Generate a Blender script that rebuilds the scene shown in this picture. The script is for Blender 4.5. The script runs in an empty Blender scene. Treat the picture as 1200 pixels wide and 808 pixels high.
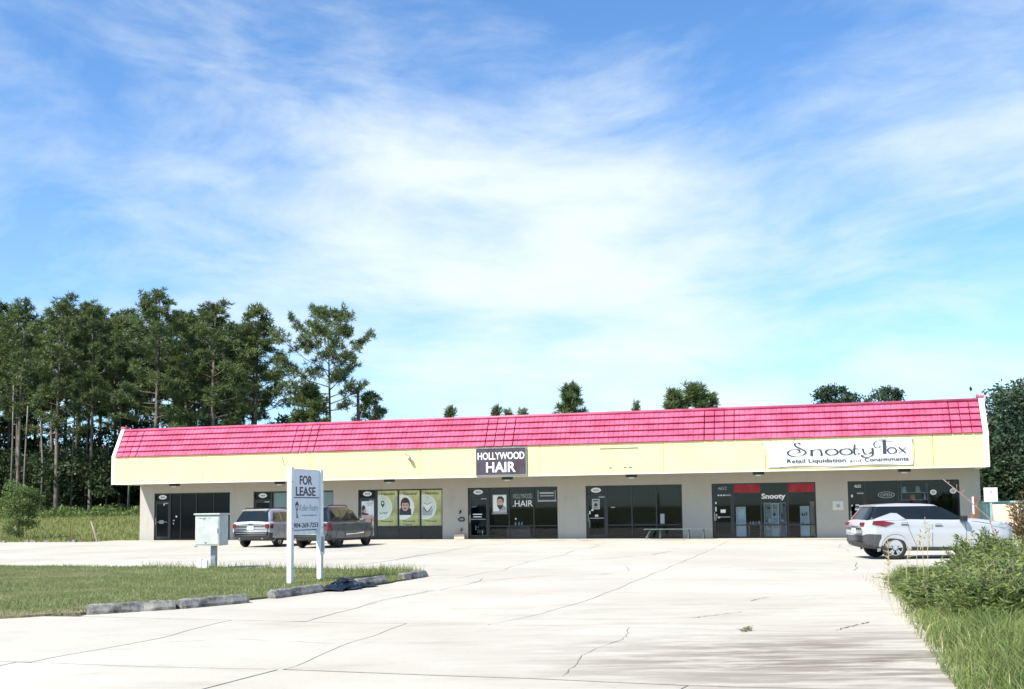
import bpy, math, random
import numpy as np
from mathutils import Vector, Matrix
C = bpy.context
S = C.scene
col = S.collection
rad = math.radians
# ------------------------------------------------------------------ camera
PITCH, ROLL, EYE = 0.072, 0.012, 1.5906
cam_d = bpy.data.cameras.new('camera')
cam_d.sensor_fit = 'HORIZONTAL'
cam_d.sensor_width = 36.0
cam_d.lens = 1199.26 / 1200 * 36.0
cam_d.shift_y = (508.74 - 404.0) / 1200
cam_d.clip_start, cam_d.clip_end = 0.1, 6000
cam = bpy.data.objects.new('camera', cam_d)
col.objects.link(cam)
_c, _s = math.cos(PITCH), math.sin(PITCH)
_X, _D, _U = Vector((1, 0, 0)), Vector((0, _c, _s)), Vector((0, -_s, _c))
_cr, _sr = math.cos(ROLL), math.sin(ROLL)
_R, _U2 = _X * _cr - _U * _sr, _X * _sr + _U * _cr
mw = Matrix((_R, _U2, -_D)).transposed().to_4x4()
mw.translation = (0, 0, EYE)
cam.matrix_world = mw
S.camera = cam
# ------------------------------------------------------------------ view, sun, sky
S.view_settings.view_transform = 'Standard'
S.view_settings.look = 'None'
S.view_settings.exposure = 0.85
S.view_settings.gamma = 1.0
S.cycles.max_bounces = 6
S.cycles.transparent_max_bounces = 10
S.cycles.caustics_reflective = False
S.cycles.caustics_refractive = False
SUN = Vector((-0.638, -0.623, 1.0)).normalized()
sun_d = bpy.data.lights.new('sun', 'SUN')
sun_d.energy = 4.4
sun_d.angle = rad(0.53)
sun_d.color = (1.0, 0.945, 0.85)
sun = bpy.data.objects.new('sun', sun_d)
sun.rotation_euler = (-SUN).to_track_quat('-Z', 'Y').to_euler()
sun.location = (-30, -30, 50)
col.objects.link(sun)


class NT:
    """small wrapper over a node tree"""
    def __init__(s, tree):
        s.t = tree; s.n = tree.nodes; s.l = tree.links
    def new(s, typ, **kw):
        nd = s.n.new(typ)
        for k, v in kw.items():
            if k == 'i':
                for kk, vv in v.items():
                    if isinstance(vv, bpy.types.NodeSocket): s.l.new(vv, nd.inputs[kk])
                    else: nd.inputs[kk].default_value = vv
            else: setattr(nd, k, v)
        return nd
    def math(s, op, a, b=None, clamp=False):
        nd = s.new('ShaderNodeMath', operation=op, use_clamp=clamp)
        for k, v in enumerate((a, b)):
            if v is None: continue
            if isinstance(v, bpy.types.NodeSocket): s.l.new(v, nd.inputs[k])
            else: nd.inputs[k].default_value = v
        return nd.outputs[0]
    def ramp(s, f, a, b, smooth=True):
        nd = s.new('ShaderNodeMapRange', interpolation_type='SMOOTHSTEP' if smooth else 'LINEAR')
        nd.clamp = True
        s.l.new(f, nd.inputs[0])
        nd.inputs[1].default_value, nd.inputs[2].default_value = a, b
        return nd.outputs[0]
    def mix(s, f, a, b, blend='MIX'):
        nd = s.new('ShaderNodeMix', data_type='RGBA', blend_type=blend)
        for k, v in ((0, f), (6, a), (7, b)):
            if isinstance(v, bpy.types.NodeSocket): s.l.new(v, nd.inputs[k])
            elif k == 0: nd.inputs[0].default_value = v
            else: nd.inputs[k].default_value = (*v, 1) if len(v) == 3 else v
        return nd.outputs[2]
    def noise(s, vec, scale, detail=4, rough=.55, dist=0.0):
        nd = s.new('ShaderNodeTexNoise')
        if vec is not None: s.l.new(vec, nd.inputs['Vector'])
        nd.inputs['Scale'].default_value = scale; nd.inputs['Detail'].default_value = detail
        nd.inputs['Roughness'].default_value = rough; nd.inputs['Distortion'].default_value = dist
        return nd.outputs['Fac']
    def vmul(s, vec, v):
        nd = s.new('ShaderNodeVectorMath', operation='MULTIPLY')
        s.l.new(vec, nd.inputs[0]); nd.inputs[1].default_value = v
        return nd.outputs[0]


W = bpy.data.worlds.new('World')
S.world = W
W.use_nodes = True
wt = NT(W.node_tree)
wt.n.clear()
sky = wt.new('ShaderNodeTexSky', sky_type='NISHITA', sun_disc=False)
sky.sun_elevation = math.asin(SUN.z)
sky.sun_rotation = math.atan2(SUN.x, SUN.y)
sky.air_density, sky.dust_density, sky.ozone_density = 1.0, 0.35, 2.2
tc = wt.new('ShaderNodeTexCoord')
sep = wt.new('ShaderNodeSeparateXYZ', i={0: tc.outputs['Generated']})
g0 = tc.outputs['Generated']
warp = wt.new('ShaderNodeTexNoise', i={'Vector': wt.vmul(g0, (1, 1, 2.2)), 'Scale': 1.1, 'Detail': 3.0})
wv = wt.new('ShaderNodeVectorMath', operation='MULTIPLY_ADD', i={0: warp.outputs['Color'], 1: (.55, .55, .30), 2: g0})
mp = wt.new('ShaderNodeMapping', i={'Vector': wv.outputs[0], 'Location': (.7, .2, .35), 'Rotation': (0, rad(14), 0), 'Scale': (1.25, 1.25, 4.6)})
mp2 = wt.new('ShaderNodeMapping', i={'Vector': wv.outputs[0], 'Location': (2.7, .2, 1.35), 'Rotation': (0, rad(-17), 0), 'Scale': (1.5, 1.5, 6.0)})
n1 = wt.noise(mp.outputs[0], 1.9, 10, .60)
n2 = wt.noise(mp2.outputs[0], 2.3, 9, .62)
n3 = wt.noise(wt.vmul(g0, (1, 1, 1.6)), 1.5, 4, .5)
cir = wt.math('ADD', wt.math('MULTIPLY', n1, .50), wt.math('ADD', wt.math('MULTIPLY', n2, .50), wt.math('MULTIPLY', n3, .42)))
dt = wt.new('ShaderNodeVectorMath', operation='DOT_PRODUCT', i={0: wt.vmul(g0, (1, 1, 1)), 1: Vector((.02, .99, .10)).normalized()})
bank = wt.ramp(dt.outputs['Value'], .925, .998)
low = wt.math('SUBTRACT', 1.0, wt.ramp(sep.outputs[2], .06, .50))
f0 = wt.math('ADD', cir, wt.math('ADD', wt.math('MULTIPLY', bank, .11), wt.math('SUBTRACT', wt.math('MULTIPLY', low, .05), wt.math('MULTIPLY', wt.ramp(sep.outputs[2], .24, .55), .06))))
fac = wt.math('MULTIPLY', wt.ramp(f0, .635, 1.03), .93)
fac = wt.math('MAXIMUM', fac, wt.math('MULTIPLY', low, .12))
skyc = wt.mix(1.0, sky.outputs[0], (.82, 1.22, 1.54), 'MULTIPLY')
cloud = wt.mix(fac, skyc, (6.5, 7.1, 7.3))
bg = wt.new('ShaderNodeBackground', i={'Color': cloud, 'Strength': 0.085})
wo = wt.new('ShaderNodeOutputWorld', i={'Surface': bg.outputs[0]})

# ------------------------------------------------------------------ materials
def principled(name):
    m = bpy.data.materials.new(name); m.use_nodes = True
    t = NT(m.node_tree)
    b = t.n['Principled BSDF']
    return m, t, b


def pmat(name, base, rough=.6, var=.15, scale=6.0, bump=0.0, bscale=60.0, metal=0.0, spec=.5, coat=0.0, tint=None, wpos=False, stretch=(1, 1, 1)):
    m, t, b = principled(name)
    if wpos: vec = t.new('ShaderNodeNewGeometry').outputs['Position']
    else: vec = t.new('ShaderNodeTexCoord').outputs['Object']
    vec = t.vmul(vec, stretch)
    n = t.noise(vec, scale, 6, .6)
    lo = tuple(c * (1 - var) for c in base)
    hi = tuple(min(1, c * (1 + var)) for c in (tint or base))
    t.l.new(t.mix(t.ramp(n, .3, .7), lo, hi), b.inputs['Base Color'])
    b.inputs['Roughness'].default_value = rough
    b.inputs['Metallic'].default_value = metal
    b.inputs['Specular IOR Level'].default_value = spec
    b.inputs['Coat Weight'].default_value = coat
    b.inputs['Coat Roughness'].default_value = .05
    if bump:
        nb = t.noise(vec, bscale, 5, .6)
        bn = t.new('ShaderNodeBump', i={'Height': nb, 'Strength': bump, 'Distance': .02})
        t.l.new(bn.outputs[0], b.inputs['Normal'])
    return m


def leafmat(name, a, bcol, scale=.8, trans=.25, rough=.55):
    m, t, b = principled(name)
    pos = t.new('ShaderNodeNewGeometry').outputs['Position']
    n = t.noise(pos, scale, 3, .6)
    n2 = t.noise(pos, scale * 12, 2, .5)
    f = t.math('ADD', t.math('MULTIPLY', n, .65), t.math('MULTIPLY', n2, .35))
    cc = t.mix(t.ramp(f, .32, .68), a, bcol)
    t.l.new(cc, b.inputs['Base Color'])
    b.inputs['Roughness'].default_value = rough
    b.inputs['Specular IOR Level'].default_value = .3
    tr = t.new('ShaderNodeBsdfTranslucent', i={'Color': t.mix(.5, cc, tuple(min(1, c * 1.6) for c in bcol))})
    mx = t.new('ShaderNodeMixShader', i={0: trans, 1: b.outputs[0], 2: tr.outputs[0]})
    t.l.new(mx.outputs[0], t.n['Material Output'].inputs[0])
    return m


def glassmat(name, tint, refl=1.30):
    m = bpy.data.materials.new(name); m.use_nodes = True
    t = NT(m.node_tree); t.n.clear()
    tr = t.new('ShaderNodeBsdfTransparent', i={'Color': (*tint, 1)})
    gl = t.new('ShaderNodeBsdfGlossy', i={'Color': (1, 1, 1, 1), 'Roughness': .02})
    fr = t.new('ShaderNodeFresnel', i={'IOR': refl})
    mx = t.new('ShaderNodeMixShader', i={0: fr.outputs[0], 1: tr.outputs[0], 2: gl.outputs[0]})
    t.new('ShaderNodeOutputMaterial', i={0: mx.outputs[0]})
    return m


def concrete_mat():
    m, t, b = principled('sun_bleached_concrete')
    pos = t.new('ShaderNodeNewGeometry').outputs['Position']
    big = t.noise(pos, .22, 5, .6)
    mid = t.noise(pos, 1.6, 6, .62)
    fine = t.noise(pos, 28, 5, .7)
    c = t.mix(t.ramp(big, .35, .7), (.47, .432, .350), (.56, .523, .437))
    c = t.mix(t.math('MULTIPLY', t.ramp(mid, .5, .75), .35), c, (.40, .37, .32))
    c = t.mix(t.math('MULTIPLY', t.ramp(fine, .45, .8), .35), c, (.36, .34, .31))
    oi = t.new('ShaderNodeObjectInfo').outputs['Random']
    c = t.mix(t.math('MULTIPLY', oi, .22), c, (.33, .30, .26))
    spk = t.noise(pos, 9, 6, .75)
    c = t.mix(t.math('MULTIPLY', t.ramp(spk, .56, .74), .45), c, (.24, .215, .18))
    stk = t.noise(t.vmul(pos, (.5, 1.6, 1)), .8, 8, .7)
    c = t.mix(t.math('MULTIPLY', t.ramp(stk, .54, .72), .40), c, (.27, .235, .185))
    # tyre grime and silt washed over the mouth of the drive
    mp = t.new('ShaderNodeMapping', i={'Vector': pos, 'Rotation': (0, 0, .27), 'Scale': (.55, 2.4, 1)})
    st = t.noise(mp.outputs[0], 1.3, 7, .65, .4)
    d = t.new('ShaderNodeVectorMath', operation='DISTANCE', i={0: t.vmul(pos, (.62, 1, 1)), 1: (2.35, 10.6, 0)})
    near = t.math('SUBTRACT', 1.0, t.ramp(d.outputs['Value'], .5, 3.2))
    k = t.math('MULTIPLY', near, t.ramp(st, .36, .62))
    c = t.mix(t.math('MULTIPLY', k, .92), c, (.17, .14, .10))
    d2 = t.new('ShaderNodeVectorMath', operation='DISTANCE', i={0: t.vmul(pos, (.35, 1, 1)), 1: (1.6, 15.0, 0)})
    near2 = t.math('SUBTRACT', 1.0, t.ramp(d2.outputs['Value'], 1.0, 4.5))
    k2 = t.math('MULTIPLY', near2, t.ramp(st, .46, .7))
    c = t.mix(t.math('MULTIPLY', k2, .45), c, (.30, .26, .20))
    # oil drips where cars park
    sp = t.new('ShaderNodeTexVoronoi', i={'Vector': pos, 'Scale': .42})
    sd = t.math('SUBTRACT', 1.0, t.ramp(sp.outputs['Distance'], .03, .17))
    sd = t.math('MULTIPLY', sd, t.ramp(t.noise(pos, .35, 3), .5, .62))
    c = t.mix(t.math('MULTIPLY', sd, .5), c, (.14, .13, .12))
    t.l.new(c, b.inputs['Base Color'])
    b.inputs['Roughness'].default_value = .85
    b.inputs['Specular IOR Level'].default_value = .25
    bn = t.new('ShaderNodeBump', i={'Height': t.math('ADD', fine, t.math('MULTIPLY', mid, .5)), 'Strength': .35, 'Distance': .01})
    t.l.new(bn.outputs[0], b.inputs['Normal'])
    return m


def ground_mat(name, a, bcol, soil, soil_amt=.5, scale=1.2):
    m, t, b = principled(name)
    pos = t.new('ShaderNodeNewGeometry').outputs['Position']
    n = t.noise(pos, scale, 6, .65)
    n2 = t.noise(pos, scale * .25, 4, .6)
    n3 = t.noise(pos, scale * 16, 4, .7)
    c = t.mix(t.ramp(n, .3, .7), a, bcol)
    c = t.mix(t.math('MULTIPLY', t.ramp(n2, .5, .68), soil_amt), c, soil)
    c = t.mix(t.math('MULTIPLY', t.ramp(n3, .4, .8), .5), c, tuple(x * .5 for x in a))
    t.l.new(c, b.inputs['Base Color'])
    b.inputs['Roughness'].default_value = .95
    b.inputs['Specular IOR Level'].default_value = .1
    bn = t.new('ShaderNodeBump', i={'Height': n3, 'Strength': .8, 'Distance': .08})
    t.l.new(bn.outputs[0], b.inputs['Normal'])
    return m


def wall_mat(name, base, stain, streak=.35):
    """painted stucco with faint weathering"""
    m, t, b = principled(name)
    o = t.new('ShaderNodeTexCoord').outputs['Object']
    n = t.noise(o, .9, 5, .6)
    s = t.noise(t.vmul(o, (2.2, 2.2, .22)), 1.4, 6, .65)
    f = t.noise(o, 45, 4, .6)
    c = t.mix(t.ramp(n, .3, .7), tuple(x * .93 for x in base), base)
    c = t.mix(t.math('MULTIPLY', t.ramp(s, .55, .8), streak), c, stain)
    t.l.new(c, b.inputs['Base Color'])
    b.inputs['Roughness'].default_value = .88
    b.inputs['Specular IOR Level'].default_value = .2
    bn = t.new('ShaderNodeBump', i={'Height': f, 'Strength': .35, 'Distance': .01})
    t.l.new(bn.outputs[0], b.inputs['Normal'])
    return m


M = dict(
    concrete=concrete_mat(),
    joint=pmat('joint_dirt', (.085, .074, .056), .95, .4, 8, wpos=True),
    crack=pmat('crack_dirt', (.14, .12, .095), .95, .4, 8, wpos=True),
    grass_ground=ground_mat('field_ground', (.125, .15, .045), (.20, .21, .07), (.20, .16, .09), .5, .5),
    verge=ground_mat('verge_ground', (.12, .13, .05), (.19, .19, .08), (.36, .29, .20), .55, .9),
    blade=leafmat('grass_blades', (.13, .18, .05), (.29, .32, .125), 1.1, .35),
    blade_tall=leafmat('tall_grass_blades', (.13, .185, .05), (.265, .31, .105), 1.0, .35),
    blade_field=leafmat('field_weeds', (.135, .165, .045), (.25, .26, .09), .35, .3),
    straw=pmat('dry_straw', (.42, .36, .20), .8, .25, 3, wpos=True),
    litter=pmat('leaf_litter', (.17, .13, .09), .95, .45, 14, .5, 60, wpos=True),
    asphalt=pmat('asphalt', (.06, .06, .058), .9, .25, 2, .4, 60, wpos=True),
    stucco=wall_mat('grey_stucco', (.43, .405, .36), (.29, .265, .225), .5),
    soffit=wall_mat('soffit_paint', (.66, .64, .58), (.42, .38, .32), .25),
    fascia=wall_mat('yellow_fascia', (.77, .675, .335), (.52, .44, .25), .65),
    cream=wall_mat('cream_trim', (.80, .75, .62), (.5, .44, .34), .3),
    tile=pmat('pink_roof_tile', (.48, .07, .145), .42, .10, 1.3, .15, 30, spec=.6, tint=(.55, .115, .20)),
    tile_dk=pmat('roof_underlay', (.22, .012, .03), .7, .2, 4),
    roofing=pmat('flat_roofing', (.35, .34, .32), .9, .15, 1),
    frame=pmat('bronze_aluminium', (.018, .017, .017), .35, .2, 6, spec=.5),
    glass=glassmat('shop_glass', (.84, .89, .92)),
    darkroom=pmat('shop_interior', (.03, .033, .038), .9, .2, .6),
    black=pmat('matt_black', (.012, .012, .013), .6, .2, 10),
    rubber=pmat('tyre_rubber', (.022, .022, .022), .85, .2, 14, .2, 80),
    white=pmat('white_paint', (.80, .80, .78), .5, .05, 3, .05, 60),
    postwhite=pmat('white_painted_wood', (.76, .77, .76), .6, .1, 5, .25, 30, tint=(.84, .84, .83), stretch=(1, 1, .15)),
    sheet=pmat('sign_sheet', (.70, .735, .78), .45, .06, 2.5, .03, 30),
    ink=pmat('dark_ink', (.03, .035, .05), .6, .1, 10),
    inkgrey=pmat('grey_ink', (.30, .33, .38), .6, .1, 10),
    vinyl=pmat('white_vinyl', (.78, .79, .78), .5, .04, 2),
    vinyl_grey=pmat('grey_vinyl', (.36, .38, .38), .5, .1, 5),
    boxgreen=pmat('pale_green_enamel', (.47, .505, .465), .45, .1, 3, .06, 30, tint=(.53, .56, .515)),
    boxdark=pmat('worn_enamel', (.20, .22, .20), .7, .3, 9),
    galv=pmat('galvanised_steel', (.33, .35, .36), .5, .2, 6, metal=.6),
    stop=pmat('weathered_stop', (.10, .098, .088), .95, .5, 5, .6, 30, tint=(.20, .19, .17)),
    tarp=pmat('black_plastic', (.012, .017, .026), .3, .3, 5, .3, 9),
    chrome=pmat('chrome', (.75, .76, .78), .15, .05, 3, metal=1.0),
    alloy=pmat('alloy_rim', (.62, .63, .65), .3, .08, 9, metal=.75),
    blackrim=pmat('black_rim', (.03, .03, .033), .35, .1, 9, metal=.4),
    plastic=pmat('grey_cladding', (.055, .057, .06), .7, .15, 12),
    silverpaint=pmat('silver_paint', (.45, .465, .48), .3, .04, 1, metal=.18, coat=.6),
    whitepaint=pmat('pale_silver_paint', (.45, .46, .47), .35, .04, 1, metal=.08, coat=.2),
    greypaint=pmat('charcoal_paint', (.078, .092, .099), .4, .06, 1, metal=.1, coat=.25),
    carglass=pmat('car_glass', (.011, .016, .020), .05, .1, 1, spec=.3),
    blackpane=pmat('blacked_glass', (.004, .005, .009), .08, .1, 1, spec=.16),
    redlens=pmat('red_lens', (.16, .006, .014), .15, .2, 9, spec=.6, coat=.5),
    clearlens=pmat('clear_lens', (.45, .48, .5), .1, .2, 14, metal=.4, coat=1.0),
    bark=pmat('pine_bark', (.085, .064, .048), .95, .45, 3, .7, 14, tint=(.165, .135, .108), stretch=(1, 1, .3)),
    barkgrey=pmat('grey_bark', (.17, .15, .125), .95, .4, 3, .6, 14, stretch=(1, 1, .3)),
    needle=leafmat('pine_needles', (.055, .090, .036), (.16, .205, .072), .16, .22),
    needle2=leafmat('yellow_pine_needles', (.060, .098, .026), (.15, .185, .055), .16, .25),
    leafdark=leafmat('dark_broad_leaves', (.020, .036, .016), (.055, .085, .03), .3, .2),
    leafoak=leafmat('oak_leaves', (.026, .048, .028), (.075, .115, .06), .35, .2, .45),
    leafshrub=leafmat('shrub_leaves', (.065, .11, .03), (.18, .24, .075), .8, .3),
    leafbush=leafmat('bush_leaves', (.085, .135, .03), (.26, .31, .095), 1.6, .3, .42),
    leafrust=leafmat('rusty_leaves', (.10, .085, .035), (.22, .16, .075), 1.6, .3),
    twig=pmat('grey_twigs', (.22, .18, .14), .9, .3, 8),
    stalk=pmat('reddish_stalk', (.40, .25, .20), .7, .3, 8),
    wood=pmat('bleached_wood', (.40, .34, .25), .9, .25, 6, .4, 25, stretch=(1, 1, .2)),
    rust=pmat('rust_brown', (.22, .10, .06), .85, .3, 8),
    teal=pmat('faded_teal', (.20, .36, .31), .6, .15, 3, tint=(.30, .45, .40)),
    bench=pmat('bench_green', (.06, .095, .09), .55, .2, 6, tint=(.10, .14, .13)),
    tan=pmat('tan_board', (.62, .46, .34), .8, .15, 2),
    signbrown=pmat('sign_maroon', (.07, .035, .045), .5, .35, .9, tint=(.045, .04, .055)),
    red=pmat('red_banner', (.30, .018, .03), .7, .2, 3),
    olive=pmat('poster_olive', (.36, .38, .13), .6, .25, 1.1, tint=(.47, .48, .24)),
    mint=pmat('poster_mint', (.58, .68, .62), .6, .1, 2),
    skin=pmat('poster_skin', (.55, .36, .30), .6, .1, 5),
    pink=pmat('poster_pink', (.58, .36, .34), .6, .2, 3),
    hair=pmat('poster_hair', (.05, .03, .03), .6, .3, 8),
    blind=pmat('pale_blind', (.52, .58, .54), .7, .05, 2),
    orange=pmat('orange_jar', (.62, .22, .07), .4, .2, 6),
    brownpaint=pmat('brown_counter', (.11, .065, .07), .6, .2, 3),
    cardboard=pmat('cardboard', (.36, .27, .17), .8, .15, 4),
    lampglass=pmat('lamp_lens', (.70, .70, .62), .3, .05, 5),
)


# ------------------------------------------------------------------ builders
def tag(o, label=None, cat=None, group=None, kind=None):
    if label: o['label'] = label
    if cat: o['category'] = cat
    if group: o['group'] = group
    if kind: o['kind'] = kind
    return o


def empty(name, loc, rz=0.0, label=None, cat=None, group=None):
    o = bpy.data.objects.new(name, None)
    o.empty_display_size = .3
    o.location = loc; o.rotation_euler = (0, 0, rz)
    col.objects.link(o)
    return tag(o, label, cat, group)


class MB:
    def __init__(s): s.v = []; s.f = []; s.m = []
    def add(s, vs, fs, m=0):
        k = len(s.v); s.v += [tuple(p) for p in vs]
        s.f += [tuple(i + k for i in f) for f in fs]; s.m += [m] * len(fs)
        return s
    def box(s, x0, x1, y0, y1, z0, z1, m=0):
        return s.add([(x0, y0, z0), (x1, y0, z0), (x1, y1, z0), (x0, y1, z0), (x0, y0, z1), (x1, y0, z1), (x1, y1, z1), (x0, y1, z1)],
                     [(3, 2, 1, 0), (4, 5, 6, 7), (0, 1, 5, 4), (1, 2, 6, 5), (2, 3, 7, 6), (3, 0, 4, 7)], m)
    def prism(s, poly, fn, a, b, m=0):
        """poly of 2-d points extruded from a to b; fn(p, q, t) -> xyz"""
        n = len(poly)
        s.add([fn(*p, a) for p in poly] + [fn(*p, b) for p in poly],
              [tuple(range(n)), tuple(range(2 * n - 1, n - 1, -1))] + [(i, i + n, (i + 1) % n + n, (i + 1) % n) for i in range(n)], m)
        return s
    def tube(s, pts, rs, n=8, m=0, cap=True):
        pts = [Vector(p) for p in pts]
        if not hasattr(rs, '__len__'): rs = [rs] * len(pts)
        vs = []; up = Vector((.13, .21, .97))
        for i, p in enumerate(pts):
            d = (pts[min(i + 1, len(pts) - 1)] - pts[max(i - 1, 0)]).normalized()
            a = d.cross(up if abs(d.dot(up)) < .95 else Vector((1, 0, 0))).normalized(); b = d.cross(a)
            for k in range(n):
                t = 2 * math.pi * k / n
                vs.append(p + (a * math.cos(t) + b * math.sin(t)) * rs[i])
        fs = [(i * n + k, i * n + (k + 1) % n, (i + 1) * n + (k + 1) % n, (i + 1) * n + k) for i in range(len(pts) - 1) for k in range(n)]
        if cap: fs += [tuple(range(n - 1, -1, -1)), tuple(range((len(pts) - 1) * n, len(pts) * n))]
        return s.add(vs, fs, m)
    def disc(s, cx, cz, rx, rz, y, m=0, n=28, a0=0, a1=360, th=.003):
        """flat ellipse (or sector) facing -y, th thick"""
        pts = [(cx + rx * math.cos(rad(a0 + (a1 - a0) * k / n)), cz + rz * math.sin(rad(a0 + (a1 - a0) * k / n))) for k in range(n + (a1 - a0 < 360))]
        return s.prism(pts, lambda p, q, t: (p, t, q), y - th, y, m)
    def flat(s, poly, y, m=0, th=.003):
        return s.prism(poly, lambda p, q, t: (p, t, q), y - th, y, m)
    def build(s, name, mats, parent=None, loc=None, smooth=False, bevel=0.0, seg=2):
        me = bpy.data.meshes.new(name)
        me.from_pydata([tuple(p) for p in s.v], [], s.f)
        return finish(me, name, mats, parent, loc, smooth, bevel, s.m, seg)


def finish(me, name, mats, parent=None, loc=None, smooth=False, bevel=0.0, mi=None, seg=2):
    if not isinstance(mats, (list, tuple)): mats = [mats]
    for m in mats: me.materials.append(m)
    if mi is not None and len(mats) > 1: me.polygons.foreach_set('material_index', mi)
    if smooth: me.polygons.foreach_set('use_smooth', [True] * len(me.polygons))
    me.update()
    o = bpy.data.objects.new(name, me)
    col.objects.link(o)
    if parent: o.parent = parent
    if loc is not None: o.location = loc
    if bevel:
        b = o.modifiers.new('bevel', 'BEVEL'); b.width = bevel; b.segments = seg; b.limit_method = 'ANGLE'
    return o


def np_mesh(name, verts, faces, mats, parent=None, loc=None, smooth=False):
    """verts (n,3), faces (m,k) arrays"""
    me = bpy.data.meshes.new(name)
    k = faces.shape[1]
    me.vertices.add(len(verts)); me.vertices.foreach_set('co', np.ascontiguousarray(verts, dtype=np.float32).ravel())
    me.loops.add(faces.size); me.loops.foreach_set('vertex_index', np.ascontiguousarray(faces, dtype=np.int32).ravel())
    me.polygons.add(len(faces)); me.polygons.foreach_set('loop_start', np.arange(0, faces.size, k, dtype=np.int32))
    me.update(calc_edges=True); me.validate()
    return finish(me, name, mats, parent, loc, smooth)


def text_mb(body, x, z, w, h, y, mat=0, mb=None, bold=0.0, depth=.004):
    """flat lettering fitted to a box with its lower left corner at x, z, facing -y"""
    cu = bpy.data.curves.new('txt', 'FONT'); cu.body = body; cu.size = 1.0; cu.offset = bold; cu.extrude = depth / 2; cu.resolution_u = 3
    o = bpy.data.objects.new('txt', cu); col.objects.link(o)
    dg = C.evaluated_depsgraph_get(); dg.update()
    me = bpy.data.meshes.new_from_object(o.evaluated_get(dg))
    n = len(me.vertices); co = np.empty(n * 3, np.float32); me.vertices.foreach_get('co', co); co = co.reshape(-1, 3)
    lo, hi = co.min(0), co.max(0); sx = w / (hi[0] - lo[0]); sz = h / (hi[1] - lo[1])
    vs = [(x + (p[0] - lo[0]) * sx, y - p[2] - depth / 2, z + (p[1] - lo[1]) * sz) for p in co]
    fs = [tuple(p.vertices) for p in me.polygons]
    mb = mb or MB(); mb.add(vs, fs, mat)
    bpy.data.objects.remove(o); bpy.data.curves.remove(cu); bpy.data.meshes.remove(me)
    return mb


def pen(mb, pts, y, thick, thin, ang=0.0, m=0, th=.004, closed=False):
    """calligraphic stroke: thick where it runs across the nib, thin along it"""
    P = [Vector(p) for p in pts]
    Q = []
    n = len(P)
    for i in range(n - 1):                      # catmull-rom
        p0, p1, p2, p3 = P[max(i - 1, 0)], P[i], P[i + 1], P[min(i + 2, n - 1)]
        for k in range(7):
            t = k / 7
            Q.append(.5 * ((2 * p1) + (p2 - p0) * t + (2 * p0 - 5 * p1 + 4 * p2 - p3) * t * t + (3 * p1 - p0 - 3 * p2 + p3) * t ** 3))
    Q.append(P[-1])
    L = []; R = []
    for i, q in enumerate(Q):
        d = (Q[min(i + 1, len(Q) - 1)] - Q[max(i - 1, 0)]).normalized()
        w = thin + (thick - thin) * abs(d.x * math.sin(ang) - d.y * math.cos(ang)) ** 1.3
        nn = Vector((-d.y, d.x)) * w / 2
        L.append(q + nn); R.append(q - nn)
    vs = [(p.x, y - th, p.y) for p in L] + [(p.x, y - th, p.y) for p in R] + [(p.x, y, p.y) for p in L] + [(p.x, y, p.y) for p in R]
    k = len(L); fs = []
    for i in range(k - 1):
        fs += [(i, i + 1, k + i + 1, k + i), (2 * k + i, 3 * k + i, 3 * k + i + 1, 2 * k + i + 1), (i, 2 * k + i, 2 * k + i + 1, i + 1), (k + i, k + i + 1, 3 * k + i + 1, 3 * k + i)]
    mb.add(vs, fs, m)


def copy_tree(o, parent=None):
    c = o.copy(); col.objects.link(c)
    if parent is not None:
        c.parent = parent; c.matrix_parent_inverse = o.matrix_parent_inverse.copy()
    for ch in list(o.children): copy_tree(ch, c)
    return c


# ------------------------------------------------------------------ building frame: a along the front, d out from it
X0, Y0, TH = -21.2432, 58.4379, 0.2686
AX = Vector((math.cos(TH), -math.sin(TH), 0)); DX = Vector((-math.sin(TH), -math.cos(TH), 0))


def B(a, d, z=0.0): return Vector((X0, Y0, 0)) + AX * a + DX * d + Vector((0, 0, z))


def bcoord(x, y):
    dx, dy = x - X0, y - Y0
    return dx * AX.x + dy * AX.y, dx * DX.x + dy * DX.y


def sst(x): x = np.clip(x, 0, 1); return x * x * (3 - 2 * x)


def terrain(x, y):
    a = (np.asarray(x) - X0) * AX.x + (np.asarray(y) - Y0) * AX.y
    d = (np.asarray(x) - X0) * DX.x + (np.asarray(y) - Y0) * DX.y
    up = sst(-d / 33) * np.maximum(sst((-a - .6) / 4), sst((-d - 21) / 12))
    far = sst((np.hypot(x, y) - 300) / 900) * .6
    return -.07 + .075 * sst((-a - .6) / 1.5) * sst((3.2 - d) / 1.5) + 1.45 * up + far


# ---- ground sheet to the horizon
def ground():
    k = np.concatenate([-np.geomspace(2500, 60, 26), np.linspace(-56, 60, 59), np.geomspace(64, 2500, 26)])
    gx, gy = np.meshgrid(k, k + 40)
    gz = terrain(gx, gy)
    n = len(k)
    idx = np.arange(n * n).reshape(n, n)
    f = np.stack([idx[:-1, :-1], idx[:-1, 1:], idx[1:, 1:], idx[1:, :-1]], -1).reshape(-1, 4)
    o = np_mesh('ground', np.stack([gx, gy, gz], -1).reshape(-1, 3), f, M['grass_ground'], smooth=True)
    tag(o, kind='structure')


ground()
rnd = random.Random(5)
# ---- parking lot: dark bed and irregular concrete slabs with open joints
bed = MB()
pl = [(-26, 3.4), (-26, 25), (24, 27.5), (20, 46), (60, 46), (60, 43.5), (39, 42), (38.6, 25.2), (47, 25.2), (47, -1), (45.5, -1), (45.5, .2), (-1.5, .2), (-2.2, 3.4)]
bed.prism(pl, lambda a, d, t: tuple(B(a, d, t)), -.055, -.004)
lot = bed.build('parking_lot', M['joint'])
tag(lot, kind='structure')


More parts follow.
